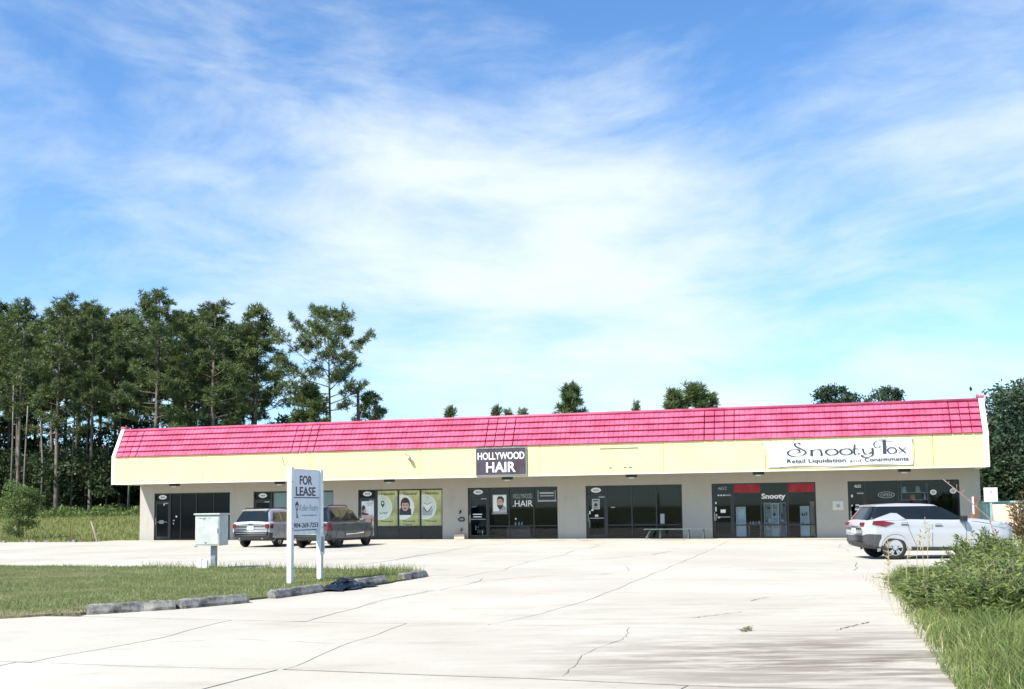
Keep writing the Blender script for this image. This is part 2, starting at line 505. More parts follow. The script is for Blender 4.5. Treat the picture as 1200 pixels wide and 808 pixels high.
def jw(c, t, amp=.11):     # waviness of the joint whose constant is c
    if c == 32.6: return float(np.interp(t, [8, 11.3, 20, 27.1, 32.75, 35.6, 37.3], [33.05, 33.05, 32.9, 32.7, 32.57, 32.3, 31.85])) - 32.6 + .02 * math.sin(t * 2.1)
    return amp * (math.sin(t * .9 + c * 1.7) + .4 * math.sin(t * 2.3 + c * 3.1) + .1 * math.sin(t * 5.1 + c))


DJ = [.25, 2.75, 8.6, 14.6, 20.6, 24.9, 28.45, 31.7, 37.2, 41.35, 45.8]
AJ = [[-1.2, 3.4, 9.1, 14.6, 20.1, 25.6, 31.0, 36.4, 41.2, 46.8], [-25.5, -19, -13, -7.6, -2.2, 3.1, 8.6, 14.4, 18.8, 23.1, 28.0, 32.6, 37.6, 42.0, 46.8],
      [-25.5, -19, -13, -7.6, -2.2, 3.1, 8.6, 14.4, 18.8, 23.4, 28.2, 32.6, 37.6, 42.0, 46.8], [-25.5, -19, -13, -7.6, -2.2, 3.1, 8.6, 14.4, 18.8, 23.7, 28.4, 32.6, 38.3, 42.0, 46.8],
      [-25.5, -19, -13, -7.6, -2.2, 3.1, 8.6, 14.4, 18.8, 23.9, 28.5, 32.6, 37.4, 42.0, 46.8], [23.8, 28.6, 32.6, 38.3], [25.2, 29.2, 32.6, 38.2], [25.2, 29.1, 32.6, 38.1], [23.5, 28.05, 30.85, 38.1], [20.5, 27.9, 30.8, 34.9, 39.2]]
for bi in range(len(DJ) - 1):
    d0, d1 = DJ[bi], DJ[bi + 1]
    for a0, a1 in zip(AJ[bi][:-1], AJ[bi][1:]):
        g = .010; gt = .026
        n = 14; pts = []
        for k in range(n + 1):
            l_, r_ = a0 + g + jw(a0, d0), a1 - g + jw(a1, d0); a = l_ + (r_ - l_) * k / n; pts.append((a, d0 + gt + (jw(d0, a, .05) if bi else 0)))
        for k in range(1, n + 1):
            d = d0 + (d1 - d0) * k / n; pts.append((a1 - g + jw(a1, d), d - (gt if k == n else 0)))
        for k in range(1, n + 1):
            l_, r_ = a0 + g + jw(a0, d1), a1 - g + jw(a1, d1); a = r_ + (l_ - r_) * k / n; pts.append((a, d1 - gt + jw(d1, a, .05)))
        for k in range(1, n):
            d = d1 + (d0 - d1) * k / n; pts.append((a0 + g + jw(a0, d), d))
        # corners meet the wavy joints
        fix = []
        for (a, d) in pts: fix.append((min(max(a, a0 + g - .8), a1 - g + .8), d))
        dz = rnd.uniform(.0, .003); tx, ty = rnd.uniform(-.0003, .0003), rnd.uniform(-.0003, .0003)
        am, dm = (a0 + a1) / 2, (d0 + d1) / 2
        mb = MB()
        mb.prism(fix, lambda a, d, t: tuple(B(a, d, t + (dz + (a - am) * tx + (d - dm) * ty if t > -.02 else 0))), 0, -.045)
        mb.f[0], mb.f[1] = mb.f[0][::-1], mb.f[1][::-1]
        mb.build('concrete_slab', M['concrete'], lot)


def ribbon(pts, w, z=.008):
    mb = MB(); P = []
    for (a, d), (a2, d2) in zip(pts[:-1], pts[1:]):
        for k in range(8):
            t = k / 8
            P.append(Vector((a + (a2 - a) * t + rnd.gauss(0, .014), d + (d2 - d) * t + rnd.gauss(0, .014))))
    P.append(Vector(pts[-1]))
    L = []; R = []
    for i, q in enumerate(P):
        dd = (P[min(i + 1, len(P) - 1)] - P[max(i - 1, 0)]).normalized(); ww = w * rnd.uniform(.15, .7)
        if i in (0, len(P) - 1): ww = .002
        nn = Vector((-dd.y, dd.x)) * ww / 2; L.append(q + nn); R.append(q - nn)
    k = len(P)
    mb.add([tuple(B(p.x, p.y, z)) for p in L] + [tuple(B(p.x, p.y, z)) for p in R], [(i, i + 1, k + i + 1, k + i) for i in range(k - 1)])
    return mb.build('crack', M['crack'], lot)


for pts, w in (([(33.84, 41.16), (33.75, 39.6), (33.95, 38.4), (33.85, 37.2)], .014), ([(34.5, 35.95), (34.75, 35.6), (35.2, 34.9)], .035),
               ([(36.42, 37.1), (36.65, 36.6), (36.92, 36.0)], .045), ([(29.1, 35.0), (29.05, 33), (29.1, 31.7)], .03), ([(29.1, 29.9), (29.8, 28.3), (30.6, 27.0)], .04),
               ([(23.9, 22.25), (23.4, 15.0), (23.0, 9.2)], .06), ([(31.5, 27.0), (32.0, 25.5), (31.6, 23.5)], .03), ([(35.2, 33.2), (35.5, 32.4), (36.6, 31.9)], .035),
               ([(30.0, 20.0), (31.4, 17.2), (31.8, 14)], .05), ([(26.2, 18.2), (27.6, 17.6), (29.0, 18.0)], .05), ([(34.3, 25.0), (35.6, 24.6), (37.2, 24.9)], .04),
               ([(18.9, 19.0), (20.5, 17.5), (22.4, 17.2)], .05), ([(10.2, 20.5), (14.0, 19.7), (17.0, 20.2)], .05), ([(5.0, 12.0), (9.0, 11.2), (12.5, 11.6)], .05),
               ([(28.3, 39.8), (29.2, 39.2), (30.7, 39.4)], .02), ([(34.9, 39.9), (36.1, 39.5), (37.2, 39.8)], .02)):
    ribbon(pts, w)
# low strips of leaf litter and broken kerb stubs along the walk
for a_, ln_ in ((18.3, 1.5), (22.1, 1.3), (24.9, 1.7), (26.4, .8), (30.5, 1.6), (34.0, 1.9), (36.9, 1.6), (38.0, 1.2), (13.6, 1.2), (3.2, 1.1)):
    mb = MB(); n = 18; L2 = [(a_ - ln_ / 2 + ln_ * k / n, 2.95 + rnd.uniform(-.02, .02) + .09 * math.sin(math.pi * k / n) * rnd.uniform(.5, 1.3)) for k in range(n + 1)]; R2 = [(a_ - ln_ / 2 + ln_ * k / n, 2.9 - .11 * math.sin(math.pi * k / n) * rnd.uniform(.5, 1.3)) for k in range(n + 1)]
    mb.add([tuple(B(p[0], p[1], .009)) for p in L2] + [tuple(B(p[0], p[1], .009)) for p in R2], [(i, i + 1, n + 2 + i, n + 1 + i) for i in range(n)]); mb.build('litter_patch', M['litter'], lot)
road = MB()
road.prism([(-90, 45.9), (140, 45.9), (140, 62), (-90, 62)], lambda a, d, t: tuple(B(a, d, t)), -.05, -.02)
tag(road.build('road', M['asphalt']), kind='structure')


# ---- grass verges (sheets with ragged rims) and blades
def verge(name, poly, top, crown=.08, kind='structure'):
    P = []
    n = len(poly)
    for i in range(n):
        a, b = Vector(poly[i]), Vector(poly[(i + 1) % n]); L = (b - a).length; k = max(1, int(L / .35))
        nn = Vector((-(b - a).y, (b - a).x)).normalized()
        for j in range(k):
            q = a + (b - a) * (j / k) + nn * (.045 * math.sin(j * .9 + i) + .03 * math.sin(j * 2.3 + i * 2) + rnd.gauss(0, .012))
            P.append((q.x, q.y))
    cx = sum(p[0] for p in P) / len(P); cy = sum(p[1] for p in P) / len(P)
    mb = MB(); n = len(P)
    rings = [(1.0, -.06), (1.0, top)] + [(s, top + crown * (1 - s)) for s in (.985, .9, .7, .4)]
    vs = []
    for s, z in rings: vs += [tuple(B(cx + (p[0] - cx) * s, cy + (p[1] - cy) * s, z)) for p in P]
    vs.append(tuple(B(cx, cy, top + crown)))
    fs = [(r * n + i, r * n + (i + 1) % n, (r + 1) * n + (i + 1) % n, (r + 1) * n + i) for r in range(len(rings) - 1) for i in range(n)]
    fs += [((len(rings) - 1) * n + i, (len(rings) - 1) * n + (i + 1) % n, len(rings) * n) for i in range(n)]
    mb.add(vs, fs)
    return tag(mb.build(name, M['verge']), kind=kind)


ISL = [(-26, 24.6), (12.6, 24.75), (20.4, 25.35), (23.5, 25.6), (26.6, 26.3), (27.5, 27.6), (27.6, 29.2), (27.45, 30.9), (26.9, 32.6), (26.6, 34.2), (26.0, 35.8), (25.15, 36.9), (24.2, 37.75), (22, 38.4), (14, 39.2), (-26, 39.4)]
RV = [(37.45, 42.8), (37.35, 41.2), (37.5, 39.2), (37.55, 37), (37.7, 33.6), (37.8, 30.2), (38.0, 28), (38.8, 25.6), (42, 24.8), (75, 24.6), (75, 43.2), (40, 43.4)]
verge('grass_island', ISL[::-1], .035, .05)
verge('grass_verge', RV[::-1], .03, .08)


def inpoly(px, py, poly):
    ins = np.zeros(len(px), bool); n = len(poly)
    for i in range(n):
        x1, y1 = poly[i]; x2, y2 = poly[(i + 1) % n]
        c = ((y1 > py) != (y2 > py)) & (px < (x2 - x1) * (py - y1) / (y2 - y1 + 1e-12) + x1)
        ins ^= c
    return ins


def blades(name, a, d, z, hgt, wid, lean, mat, seed, segs=1, label=None, kind='stuff'):
    R = np.random.default_rng(seed); n = len(a)
    base = np.stack([X0 + AX.x * a + DX.x * d, Y0 + AX.y * a + DX.y * d, z], -1)
    ang = R.uniform(0, 2 * np.pi, n); fa = R.uniform(0, 2 * np.pi, n)
    side = np.stack([np.cos(fa), np.sin(fa), np.zeros(n)], -1) * (wid * R.uniform(.6, 1.3, n))[:, None] / 2
    ld = np.stack([np.cos(ang), np.sin(ang), np.zeros(n)], -1) * (hgt * lean * R.uniform(.2, 1.2, n))[:, None]
    up = np.zeros((n, 3)); up[:, 2] = hgt
    if segs == 1:
        V = np.stack([base - side, base + side, base + up + ld], 1).reshape(-1, 3)
        F = np.arange(n * 3).reshape(n, 3)
    else:
        mid = base + up * .62 + ld * .32; tip = base + up * .97 + ld
        V = np.stack([base - side, base + side, mid - side * .75, mid + side * .75, tip], 1).reshape(-1, 3)
        o = np.arange(n)[:, None] * 5
        F = np.concatenate([o + np.array([0, 1, 3]), o + np.array([0, 3, 2]), o + np.array([2, 3, 4])], 0)
    o = np_mesh(name, V, F, mat)
    return tag(o, label, 'grass' if label else None, None, kind)


R = np.random.default_rng(3)
N = 90000
ga, gd = R.uniform(4, 27.9, N), R.uniform(24.5, 39.2, N)
k = inpoly(ga, gd, ISL)
# bare sandy scrapes where the turf is thin
bare = np.exp(-(((ga - 15.2) / 1.5) ** 2 + ((gd - 28.6) / 1.0) ** 2)) + .8 * np.exp(-(((ga - 18.4) / 1.8) ** 2 + ((gd - 28.2) / .7) ** 2)) + .5 * np.exp(-(((ga - 21.5) / 1.5) ** 2 + ((gd - 34.2) / .5) ** 2))
k &= R.uniform(0, 1, N) > bare * 1.1
ga, gd = ga[k], gd[k]
patch = .5 + .5 * np.sin(ga * 1.3 + np.sin(gd * 1.9) * 1.4) * np.sin(gd * 1.1 + ga * .4)
blades('turf_grass', ga, gd, np.full(len(ga), .04), (.03 + .055 * patch) * R.uniform(.5, 1.4, len(ga)), .016, .7, M['blade'], 11, 1, 'mown weedy grass covering the traffic island behind the wheel stops')
N = 70000
ga, gd = 37.25 + 8.8 * R.uniform(0, 1, N) ** 1.5, R.uniform(28, 43, N)
k = inpoly(ga + R.uniform(-.05, .22, N), gd, RV); ga, gd = ga[k], gd[k]
edge = np.clip((ga - 37.2) / .8, .30, 1)
blades('verge_grass', ga, gd, np.full(len(ga), .03), (.22 + .16 * R.uniform(0, 1, len(ga))) * edge, .012, .75, M['blade_tall'], 12, 2, 'long bright green grass below the bush at the lower right')
N = 26000
ga, gd = R.uniform(-42, -1.0, N), -R.uniform(-2.6, 36, N)
xx, yy = X0 + AX.x * ga + DX.x * gd, Y0 + AX.y * ga + DX.y * gd
blades('field_grass', ga, gd, terrain(xx, yy), R.uniform(.08, .30, len(ga)), .06, .6, M['blade_field'], 13, 1, 'weedy meadow grass between the car park and the pine wood')
N = 2200
ga, gd = 37.3 + 8 * R.uniform(0, 1, N) ** 1.3, R.uniform(28, 43, N)
blades('dry_grass', ga, gd, np.full(N, .03), .10 + .22 * R.uniform(0, 1, N), .006, .9, M['straw'], 15, 2, 'dry straw coloured blades scattered through the long green grass at the lower right')
# fringe along the far rim of the island and its tip
ga = np.concatenate([R.uniform(18, 27, 900), R.uniform(25.8, 27.8, 900)]); gd = np.concatenate([np.interp(ga[:900], [12, 20.4, 26.6], [24.8, 25.4, 26.4]), R.uniform(26.2, 28.4, 900)])
k = inpoly(ga, gd, ISL); ga, gd = ga[k], gd[k]
blades('fringe_grass', ga, gd, np.full(len(ga), .03), R.uniform(.08, .26, len(ga)), .014, .6, M['blade'], 14, 1, 'taller tufts along the rim of the grass island')

# ------------------------------------------------------------------ the shopping strip
L_, HS, HB, HT, DOV, DT = 44.1376, 3.157, 4.578, 6.149, 2.531, 0.84
H1 = 2.641
OPEN = [(0.92, 5.748), (7.2, 11.996), (13.441, 18.214), (19.605, 24.383), (25.836, 30.643), (32.081, 36.938), (38.39, 43.261)]
bld = empty('shopping_strip', B(0, 0, 0), -TH, 'long single storey shopping strip with a pink tiled mansard roof above a yellow fascia', 'building')
DEPTH = 18.0
# walls with openings
wl = MB()
cuts = [0.0] + [c for o in OPEN for c in o] + [L_]
for i in range(0, len(cuts), 2): wl.box(cuts[i], cuts[i + 1], 0, .24, -.05, HS)
for a, b in OPEN: wl.box(a, b, 0, .24, H1, HS)
wl.build('wall', M['stucco'], bld)
sw = MB()
for xx0, xx1 in ((0, .24), (L_ - .24, L_)): sw.box(xx0, xx1, .24, DEPTH, -.05, HT - .75)
sw.box(.24, L_ - .24, DEPTH - .24, DEPTH, -.05, HT - .75)
sw.build('side_wall', M['stucco'], bld)
MB().box(.24, L_ - .24, .3, DEPTH - .24, HT - 1.0, HT - .8).build('flat_roof', M['roofing'], bld)
# interior shell behind the glass: floor, back, ceiling and party walls
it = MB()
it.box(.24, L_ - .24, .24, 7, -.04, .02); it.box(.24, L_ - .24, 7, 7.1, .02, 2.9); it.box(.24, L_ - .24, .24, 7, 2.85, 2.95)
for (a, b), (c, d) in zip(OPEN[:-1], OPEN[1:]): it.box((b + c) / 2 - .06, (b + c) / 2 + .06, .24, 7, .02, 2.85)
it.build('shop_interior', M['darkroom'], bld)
# overhang: soffit, fascia, mansard backing
MB().box(.2, L_ - .2, -DOV + .12, .002, HS, HS + .1).build('soffit', M['soffit'], bld)
fs = MB()
for a0, a1 in zip((.2, 5.62, 11.9, 17.96, 24.1, 30.1, 36.05, 41.9), (5.6, 11.88, 17.94, 24.08, 30.08, 36.03, 41.88, L_ - .2)):
    o = MB().box(a0, a1, -DOV, -DOV + .12, HS - .005, HB).build('fascia_panel', M['fascia'], bld)
MB().box(.2, L_ - .2, -DOV - .012, -DOV + .13, HS - .055, HS - .006).build('fascia_drip_edge', M['cream'], bld)
sv = Vector((0, DT, HT - HB)); SL = sv.length; sv.normalize(); nv = Vector((0, -sv.z, sv.y))


def RP(a, s, h): return tuple(Vector((a, -DOV, HB)) + sv * s + nv * h)


mb = MB(); mb.prism([(0.0, -.02), (SL, -.02), (SL, -.12), (0, -.12)], lambda s, h, t: RP(t, s, h), .2, L_ - .2); mb.build('roof_underlay', M['tile_dk'], bld)
rows = [(.0, .325), (.335, .66), (.67, .995), (1.005, 1.33), (1.34, 1.64)]
strips = [(.24, 1.5, 3), (10.83, 12.1, 3), (21.35, 22.75, 3), (32.0, 33.36, 3), (42.68, L_ - .22, 3)]
bays = [(1.52, 10.81), (12.12, 21.33), (22.77, 31.98), (33.38, 42.66)]
rt = random.Random(8)
for (s0, s1) in rows:
    for a, b, n in strips:
        w = (b - a) / n
        for k_ in range(n):
            x0, x1 = a + k_ * w + .022, a + (k_ + 1) * w - .022
            mb = MB(); e = rt.uniform(-.006, .006)
            vs = [RP(x0, s0, .11 + e), RP(x1, s0, .11 + e), RP(x1, s1, .012), RP(x0, s1, .012), RP(x0, s0, -.02), RP(x1, s0, -.02), RP(x1, s1, -.02), RP(x0, s1, -.02)]
            mb.add(vs, [(0, 1, 2, 3), (4, 5, 1, 0), (5, 6, 2, 1), (6, 7, 3, 2), (7, 4, 0, 3)]); mb.build('roof_tile', M['tile'], bld)
    for a, b in bays:
        n = int((b - a) / .235); w = (b - a) / n; mb = MB()
        for k_ in range(n):
            x0, x1 = a + k_ * w, a + (k_ + 1) * w; e = rt.uniform(-.006, .006); g = .02
            p = [(x0, .030), (x0 + g, .046 + e), (x0 + w * .5, .054 + e), (x1 - g, .050 + e), (x1, .030)]
            lo = [RP(x, s0, h + .065) for x, h in p]; hi = [RP(x, s1, h - .034) for x, h in p]; bt = [RP(x, s0, -.02) for x, h in p]
            mb.add(lo + hi + bt, [(i, i + 1, 6 + i, 5 + i) for i in range(4)] + [(10 + i, 11 + i, i + 1, i) for i in range(4)])
        tag(mb.build('tile_course', M['tile'], bld), kind='stuff')
mb = MB(); mb.tube([RP(.2, SL - .05, .02), RP(L_ - .2, SL - .05, .02)], .075, 10); mb.build('ridge_trim', M['tile'], bld, smooth=True)
# parapet boards that close both ends of the mansard
for x0, x1 in ((-.02, .2), (L_ - .2, L_ + .02)):
    mb = MB()
    q = [(-DOV - .03, HS - .05), (-DOV - .03, HB + .05), (-DOV + DT - .05, HT + .08), (-DOV + DT + .35, HT + .08), (1.0, HT - .4), (1.0, HS + .003), (-.003, HS + .003), (-.003, HS - .05)]
    mb.prism(q, lambda y, z, t: (t, y, z), x0, x1); mb.build('end_board', M['cream'], bld)
    mb = MB(); mb.prism([(-DOV + DT - .12, HT + .082), (-DOV + DT + .38, HT + .082), (-DOV + DT + .3, HT + .17), (-DOV + DT - .02, HT + .17)], lambda y, z, t: (t, y, z), x0 - .03, x1 + .03)
    mb.build('end_cap', M['tile'], bld)

# ---- shop fronts
YF, YG, YD = .07, .12, .066     # frame face, glass, decals on the glass
dinfo = [(1.92, None), (8.28, None), (14.47, .66), (20.72, .66), (26.9, .66), (33.1, .62), (39.2, .62)]
muls = [[2.6, 3.6, 4.7], [10.1], [15.71, 16.96], [21.81, 23.12], [28.15, 29.37], [34.4, 35.65], [40.6, 41.95]]


def bar(mb, x0, x1, z0, z1, y0=YF, y1=.16): mb.box(x0, x1, y0, y1, z0, z1)


for i, ((a, b), (xd, kick)) in enumerate(zip(OPEN, dinfo)):
    f = MB(); t = .055
    bar(f, a, a + t, 0, H1); bar(f, b - t, b, 0, H1); bar(f, a + t, b - t, H1 - t, H1); bar(f, xd - t, xd + t * .6, 0, H1 - t)
    bar(f, a + t, xd - t, 2.13, 2.2); bar(f, xd + t * .6, b - t, 0, .07)
    for m_ in muls[i]: bar(f, m_ - .03, m_ + .03, .07, H1 - t)
    if kick:
        xs = [xd] + muls[i] + [b - t]
        for x0, x1 in zip(xs[:-1], xs[1:]): bar(f, x0 + (.033 if x0 == xd else .03), x1 - (.03 if x1 != b - t else 0), kick - .03, kick + .03, YF + .003)
    sf = f.build('shop_window', M['frame'], bld)
    xs = [xd + .033] + muls[i] + [b - t]
    for x0, x1 in zip(xs[:-1], xs[1:]):
        q0, q1 = x0 + .03 * (x0 != xd + .033), x1 - .03 * (x1 != b - t)
        zz = [(.07, H1 - t)] if not kick else [(.07, kick - .03), (kick + .03, H1 - t)]
        for z0, z1 in zz:
            if i == 2 and z0 < .1: MB().box(q0, q1, YG - .02, YG, z0, z1).build('kick_panel', M['frame'], sf)
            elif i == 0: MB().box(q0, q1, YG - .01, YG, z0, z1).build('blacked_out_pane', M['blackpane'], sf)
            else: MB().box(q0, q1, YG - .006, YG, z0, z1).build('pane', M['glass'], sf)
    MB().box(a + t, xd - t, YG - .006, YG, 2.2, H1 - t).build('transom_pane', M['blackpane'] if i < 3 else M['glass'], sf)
    # the door leaf
    d = MB(); x0, x1 = a + t + .006, xd - t - .006; s_ = .085
    for q in ((x0, x0 + s_, .02, 2.12), (x1 - s_, x1, .02, 2.12), (x0 + s_, x1 - s_, 2.03, 2.12), (x0 + s_, x1 - s_, .02, .2)): d.box(q[0], q[1], YF + .012, YG + .03, q[2], q[3])
    dr = d.build('entrance_door', M['frame'], bld)
    MB().box(x0 + s_, x1 - s_, YG, YG + .006, .2, 2.03).build('pane', M['blackpane'] if i in (0, 1) else M['glass'], dr)
    h = MB(); h.tube([(x0 + .05, YF - .05, .85), (x0 + .05, YF - .05, 1.25)], .014, 8); h.box(x0 + .035, x0 + .065, YF - .05, YF + .012, .86, .89); h.box(x0 + .035, x0 + .065, YF - .05, YF + .012, 1.21, 1.24)
    h.build('handle', M['chrome'], dr)
    MB().box(x0 + .11, x1 - .1, YF - .045, YF - .01, 1.0, 1.035).build('push_bar', M['galv'], dr)
    MB().box(x1 - .34, x1 - .05, YF - .05, YF + .011, 2.04, 2.1).build('door_closer', M['galv'], dr)
    # street number on the transom
    if i < 5:
        n_ = MB(); cx = (a + xd) / 2 - .02
        n_.disc(cx, 2.42, .255, .125, YD - .004 + .05)
        nb = n_.build('number_plate', M['vinyl'], bld)
        text_mb(('4662', '4660', '4658', '4656', '4654')[i], cx - .14, 2.375, .28, .09, YD + .04, bold=.01).build('number', M['ink'], nb)
    else:
        text_mb(('4652', '4650')[i - 5], a + .3, 2.33, .42 if i == 5 else .3, .15, YF - .001, bold=.0).build('number', M['vinyl_grey'] if i == 5 else M['vinyl'], bld)


def W_(a, d, z=0.0): return B(a, d, z)


def on_wall(name, a, y, label, cat, group=None, z=0.0):
    """empty in building axes for a thing fixed to the front; local y is positive into the building"""
    return empty(name, B(a, -y, z), -TH, label, cat, group)


# small stickers on the doors
def stickers(spec, y=YG - .012):
    for (a, z, w, h, mname) in spec:
        MB().box(a - w / 2, a + w / 2, y - .004, y, z - h / 2, z + h / 2).build('sticker', M[mname], bld)


stickers([(1.34, 1.02, .28, .2, 'vinyl_grey'), (1.5, 2.0, .09, .09, 'vinyl'), (1.4, .1, .75, .05, 'vinyl_grey'), (2.3, 1.32, .1, .09, 'vinyl'), (2.14, 1.1, .11, .07, 'vinyl_grey'), (2.12, .92, .06, .12, 'vinyl_grey'),
          (26.15, 1.42, .12, .07, 'vinyl'), (26.0, 1.3, .1, .16, 'vinyl'), (26.36, 1.14, .16, .1, 'vinyl'), (26.42, 1.02, .4, .04, 'vinyl_grey'), (27.2, 1.55, .2, .05, 'vinyl_grey'), (26.0, .75, .03, .4, 'vinyl_grey'),
          (20.1, 1.27, .5, .05, 'vinyl'), (20.1, 1.14, .45, .05, 'vinyl'), (22.15, 1.02, .07, .08, 'vinyl'),
          (38.8, 1.52, .16, .05, 'vinyl'), (38.55, 1.95, .12, .12, 'vinyl'), (38.55, 1.5, .08, .08, 'vinyl'), (38.82, 1.32, .26, .08, 'vinyl'), (38.82, 1.42, .22, .04, 'vinyl_grey'),
          (32.6, 1.3, .24, .16, 'vinyl'), (32.25, 1.7, .09, .1, 'vinyl'), (32.25, 1.4, .08, .22, 'vinyl'), (32.27, 1.12, .08, .08, 'vinyl'), (32.4, 1.0, .1, .09, 'vinyl'), (32.25, 1.0, .05, .3, 'vinyl_grey')])
for k_ in range(5): MB().box(32.36 + k_ * .13, 32.44 + k_ * .13, YF - .006, YF - .002, 2.04, 2.1).build('sticker', M['vinyl'], bld)
# wheelchair / no smoking notice on the fifth door
n_ = MB().box(26.13, 26.53, YG - .016, YG - .012, 1.46, 1.98); nb = n_.build('door_notice', M['vinyl_grey'], bld)
n_ = MB(); n_.disc(26.33, 1.68, .09, .09, YG - .017); n_.box(26.2, 26.46, YG - .02, YG - .017, 1.86, 1.92); n_.box(26.22, 26.44, YG - .02, YG - .017, 1.52, 1.55); n_.build('print', M['ink'], nb)

# blinds behind the second shop's panes
bl = MB()
for x0, x1 in ((8.34, 10.06), (10.14, 11.93)):
    bl.box(x0, x1, .2, .215, .1, 2.56)
tag(bl.build('window_blind', M['blind'], bld))

# ---- posters in the third shop
def poster(a0, a1, z0, z1, head, foot, label, draw, mats):
    t = on_wall('window_poster', a0, YG - .012, label, 'poster', 'olive green health posters in the shop window')
    w, h = a1 - a0, z1 - z0
    o = MB().box(0, w, -.004, 0, z0, z1).build('sheet', M['olive'], t)
    p = MB(); draw(p, w, z0, h); p.build('picture', mats, t)
    tx = text_mb(head, w * .2, z1 - .24, w * .66, .15, -.006, bold=.012)
    for q, ft in enumerate(foot): text_mb(ft, w * .2, z0 + .2 - .17 * q, w * (.55 if q == 0 else .4), .11, -.006, mb=tx, bold=.01)
    tx.build('lettering', M['ink'], t)


def base_disc(p, w, z0, h, m=0):
    cx, cz, r = w * .16, z0 + h * .53, w * .58
    def half(r_, y, mm):
        a0 = math.degrees(math.acos(max(-1, min(1, (0.012 - cx) / r_))))
        p.disc(cx, cz, r_, r_, y, mm, 36, -a0, a0)
    half(r, -.006, 1); half(r * .93, -.0095, m)
    return cx, cz, r


def draw1(p, w, z0, h):
    cx, cz, r = base_disc(p, w, z0, h, 2)
    p.disc(w * .26, cz + .2, .1, .15, -.013, 3); p.disc(w * .26, cz + .22, .05, .06, -.0165, 1); p.box(w * .23, w * .29, -.0165, -.013, cz + .0, cz + .08, 3)
    pen(p, [(.1, cz - .28), (.22, cz - .33), (.36, cz - .27), (.44, cz - .34), (.56, cz - .24)], -.013, .05, .02, 0, 3)
    p.flat([(w * .8, cz + .15), (w - .02, cz + .15), (w - .02, cz + .62), (w * .86, cz + .5)], -.006, 4)
def draw2(p, w, z0, h):
    cx, cz, r = base_disc(p, w, z0, h, 1)
    p.flat([(.02, cz - .42), (w * .6, cz - .42), (w * .58, cz - .1), (w * .42, cz), (w * .1, cz), (.02, cz - .12)], -.013, 3)
    p.disc(w * .3, cz + .14, .27, .36, -.0165, 5); p.disc(w * .3, cz + .06, .2, .27, -.02, 6)
    for q in (-.09, .09): p.disc(w * .3 + q, cz + .1, .05, .028, -.0235, 3, 14)
    p.disc(w * .3, cz - .07, .08, .03, -.0235, 3, 14); p.flat([(w * .3 - .16, cz + .22), (w * .3 + .16, cz + .22), (w * .3 + .05, cz + .38), (w * .3 - .1, cz + .36)], -.0235, 5)
def draw3(p, w, z0, h):
    cx, cz, r = base_disc(p, w, z0, h, 2)
    p.flat([(.05, cz - .45), (w * .5, cz - .45), (w * .58, cz - .1), (w * .42, cz - .2), (w * .3, cz - .28), (w * .16, cz - .12), (.05, cz - .02)], -.013, 4)
    p.flat([(w * .12, cz + .16), (w * .24, cz + .22), (w * .32, cz + .12), (w * .4, cz + .22), (w * .52, cz + .16), (w * .48, cz), (w * .32, cz - .22), (w * .15, cz)], -.0165, 1)
    pen(p, [(w * .1, cz), (w * .3, cz - .26), (w * .52, cz + .02)], -.0205, .045, .02, 0, 3)
    pen(p, [(w * .14, cz + .2), (w * .3, cz + .13), (w * .48, cz + .22)], -.0205, .04, .02, 0, 3)
pm = [M['vinyl'], M['vinyl'], M['mint'], M['ink'], M['vinyl_grey'], M['hair'], M['skin']]
poster(14.53, 15.66, .7, 2.57, 'Health', ['Business'], 'olive poster headed Health with a pale mint disc, left of three', draw1, pm)
poster(15.76, 16.91, .7, 2.57, 'General', ['Personal', 'Care'], 'olive poster for Personal Care with a smiling face, middle of three', draw2, pm)
poster(17.01, 18.14, .7, 2.57, 'Nutrition', ['Fitness'], 'olive poster headed Nutrition with two hands shaping a heart', draw3, pm)
t = on_wall('door_poster', 13.6, YG - .012, 'tall grey and pink poster covering the door beside the olive posters', 'poster')
MB().box(0, .76, -.004, 0, .2, 2.05).build('sheet', M['sheet'], t)
p = MB(); p.flat([(.02, .22), (.6, .22), (.74, .3), (.74, 1.2), (.6, 1.32), (.36, 1.24), (.02, 1.36)], -.006, 0)
p.disc(.12, 1.62, .1, .2, -.0095, 1); p.disc(.2, 1.5, .09, .1, -.013, 2); p.flat([(.02, 1.3), (.44, 1.28), (.4, 1.36), (.02, 1.46)], -.0095, 1)
p.flat([(.5, .22), (.56, .22), (.6, 1.1), (.54, 1.1)], -.0095, 1)
p.build('picture', [M['pink'], M['hair'], M['skin']], t)
p = MB(); p.box(.3, .66, -.009, -.006, 1.9, 1.94); p.box(.34, .6, -.009, -.006, 1.8, 1.84); p.build('lettering', M['inkgrey'], t)

# ---- hair salon window
t = on_wall('framed_portrait', 20.94, YG - .012, 'white framed portrait poster of a bearded man in the salon window', 'poster')
MB().box(-.02, .74, -.006, 0, 1.33, 2.27).build('frame', M['vinyl_grey'], t)
MB().box(.02, .70, -.010, -.006, 1.42, 2.24).build('sheet', M['vinyl'], t)
p = MB()
p.flat([(.3, 1.43), (.69, 1.43), (.69, 1.62), (.56, 1.72), (.4, 1.6)], -.0135, 0)
p.flat([(.2, 1.95), (.22, 1.72), (.3, 1.6), (.42, 1.56), (.52, 1.66), (.56, 1.85), (.52, 2.08), (.24, 2.08)], -.017, 1)
p.flat([(.2, 2.02), (.3, 2.18), (.48, 2.18), (.6, 2.06), (.58, 1.84), (.53, 1.84), (.52, 2.0), (.42, 2.06), (.26, 2.02)], -.021, 2)
p.flat([(.22, 1.76), (.26, 1.62), (.34, 1.52), (.44, 1.52), (.53, 1.66), (.55, 1.8), (.46, 1.72), (.38, 1.74), (.3, 1.72)], -.021, 2)
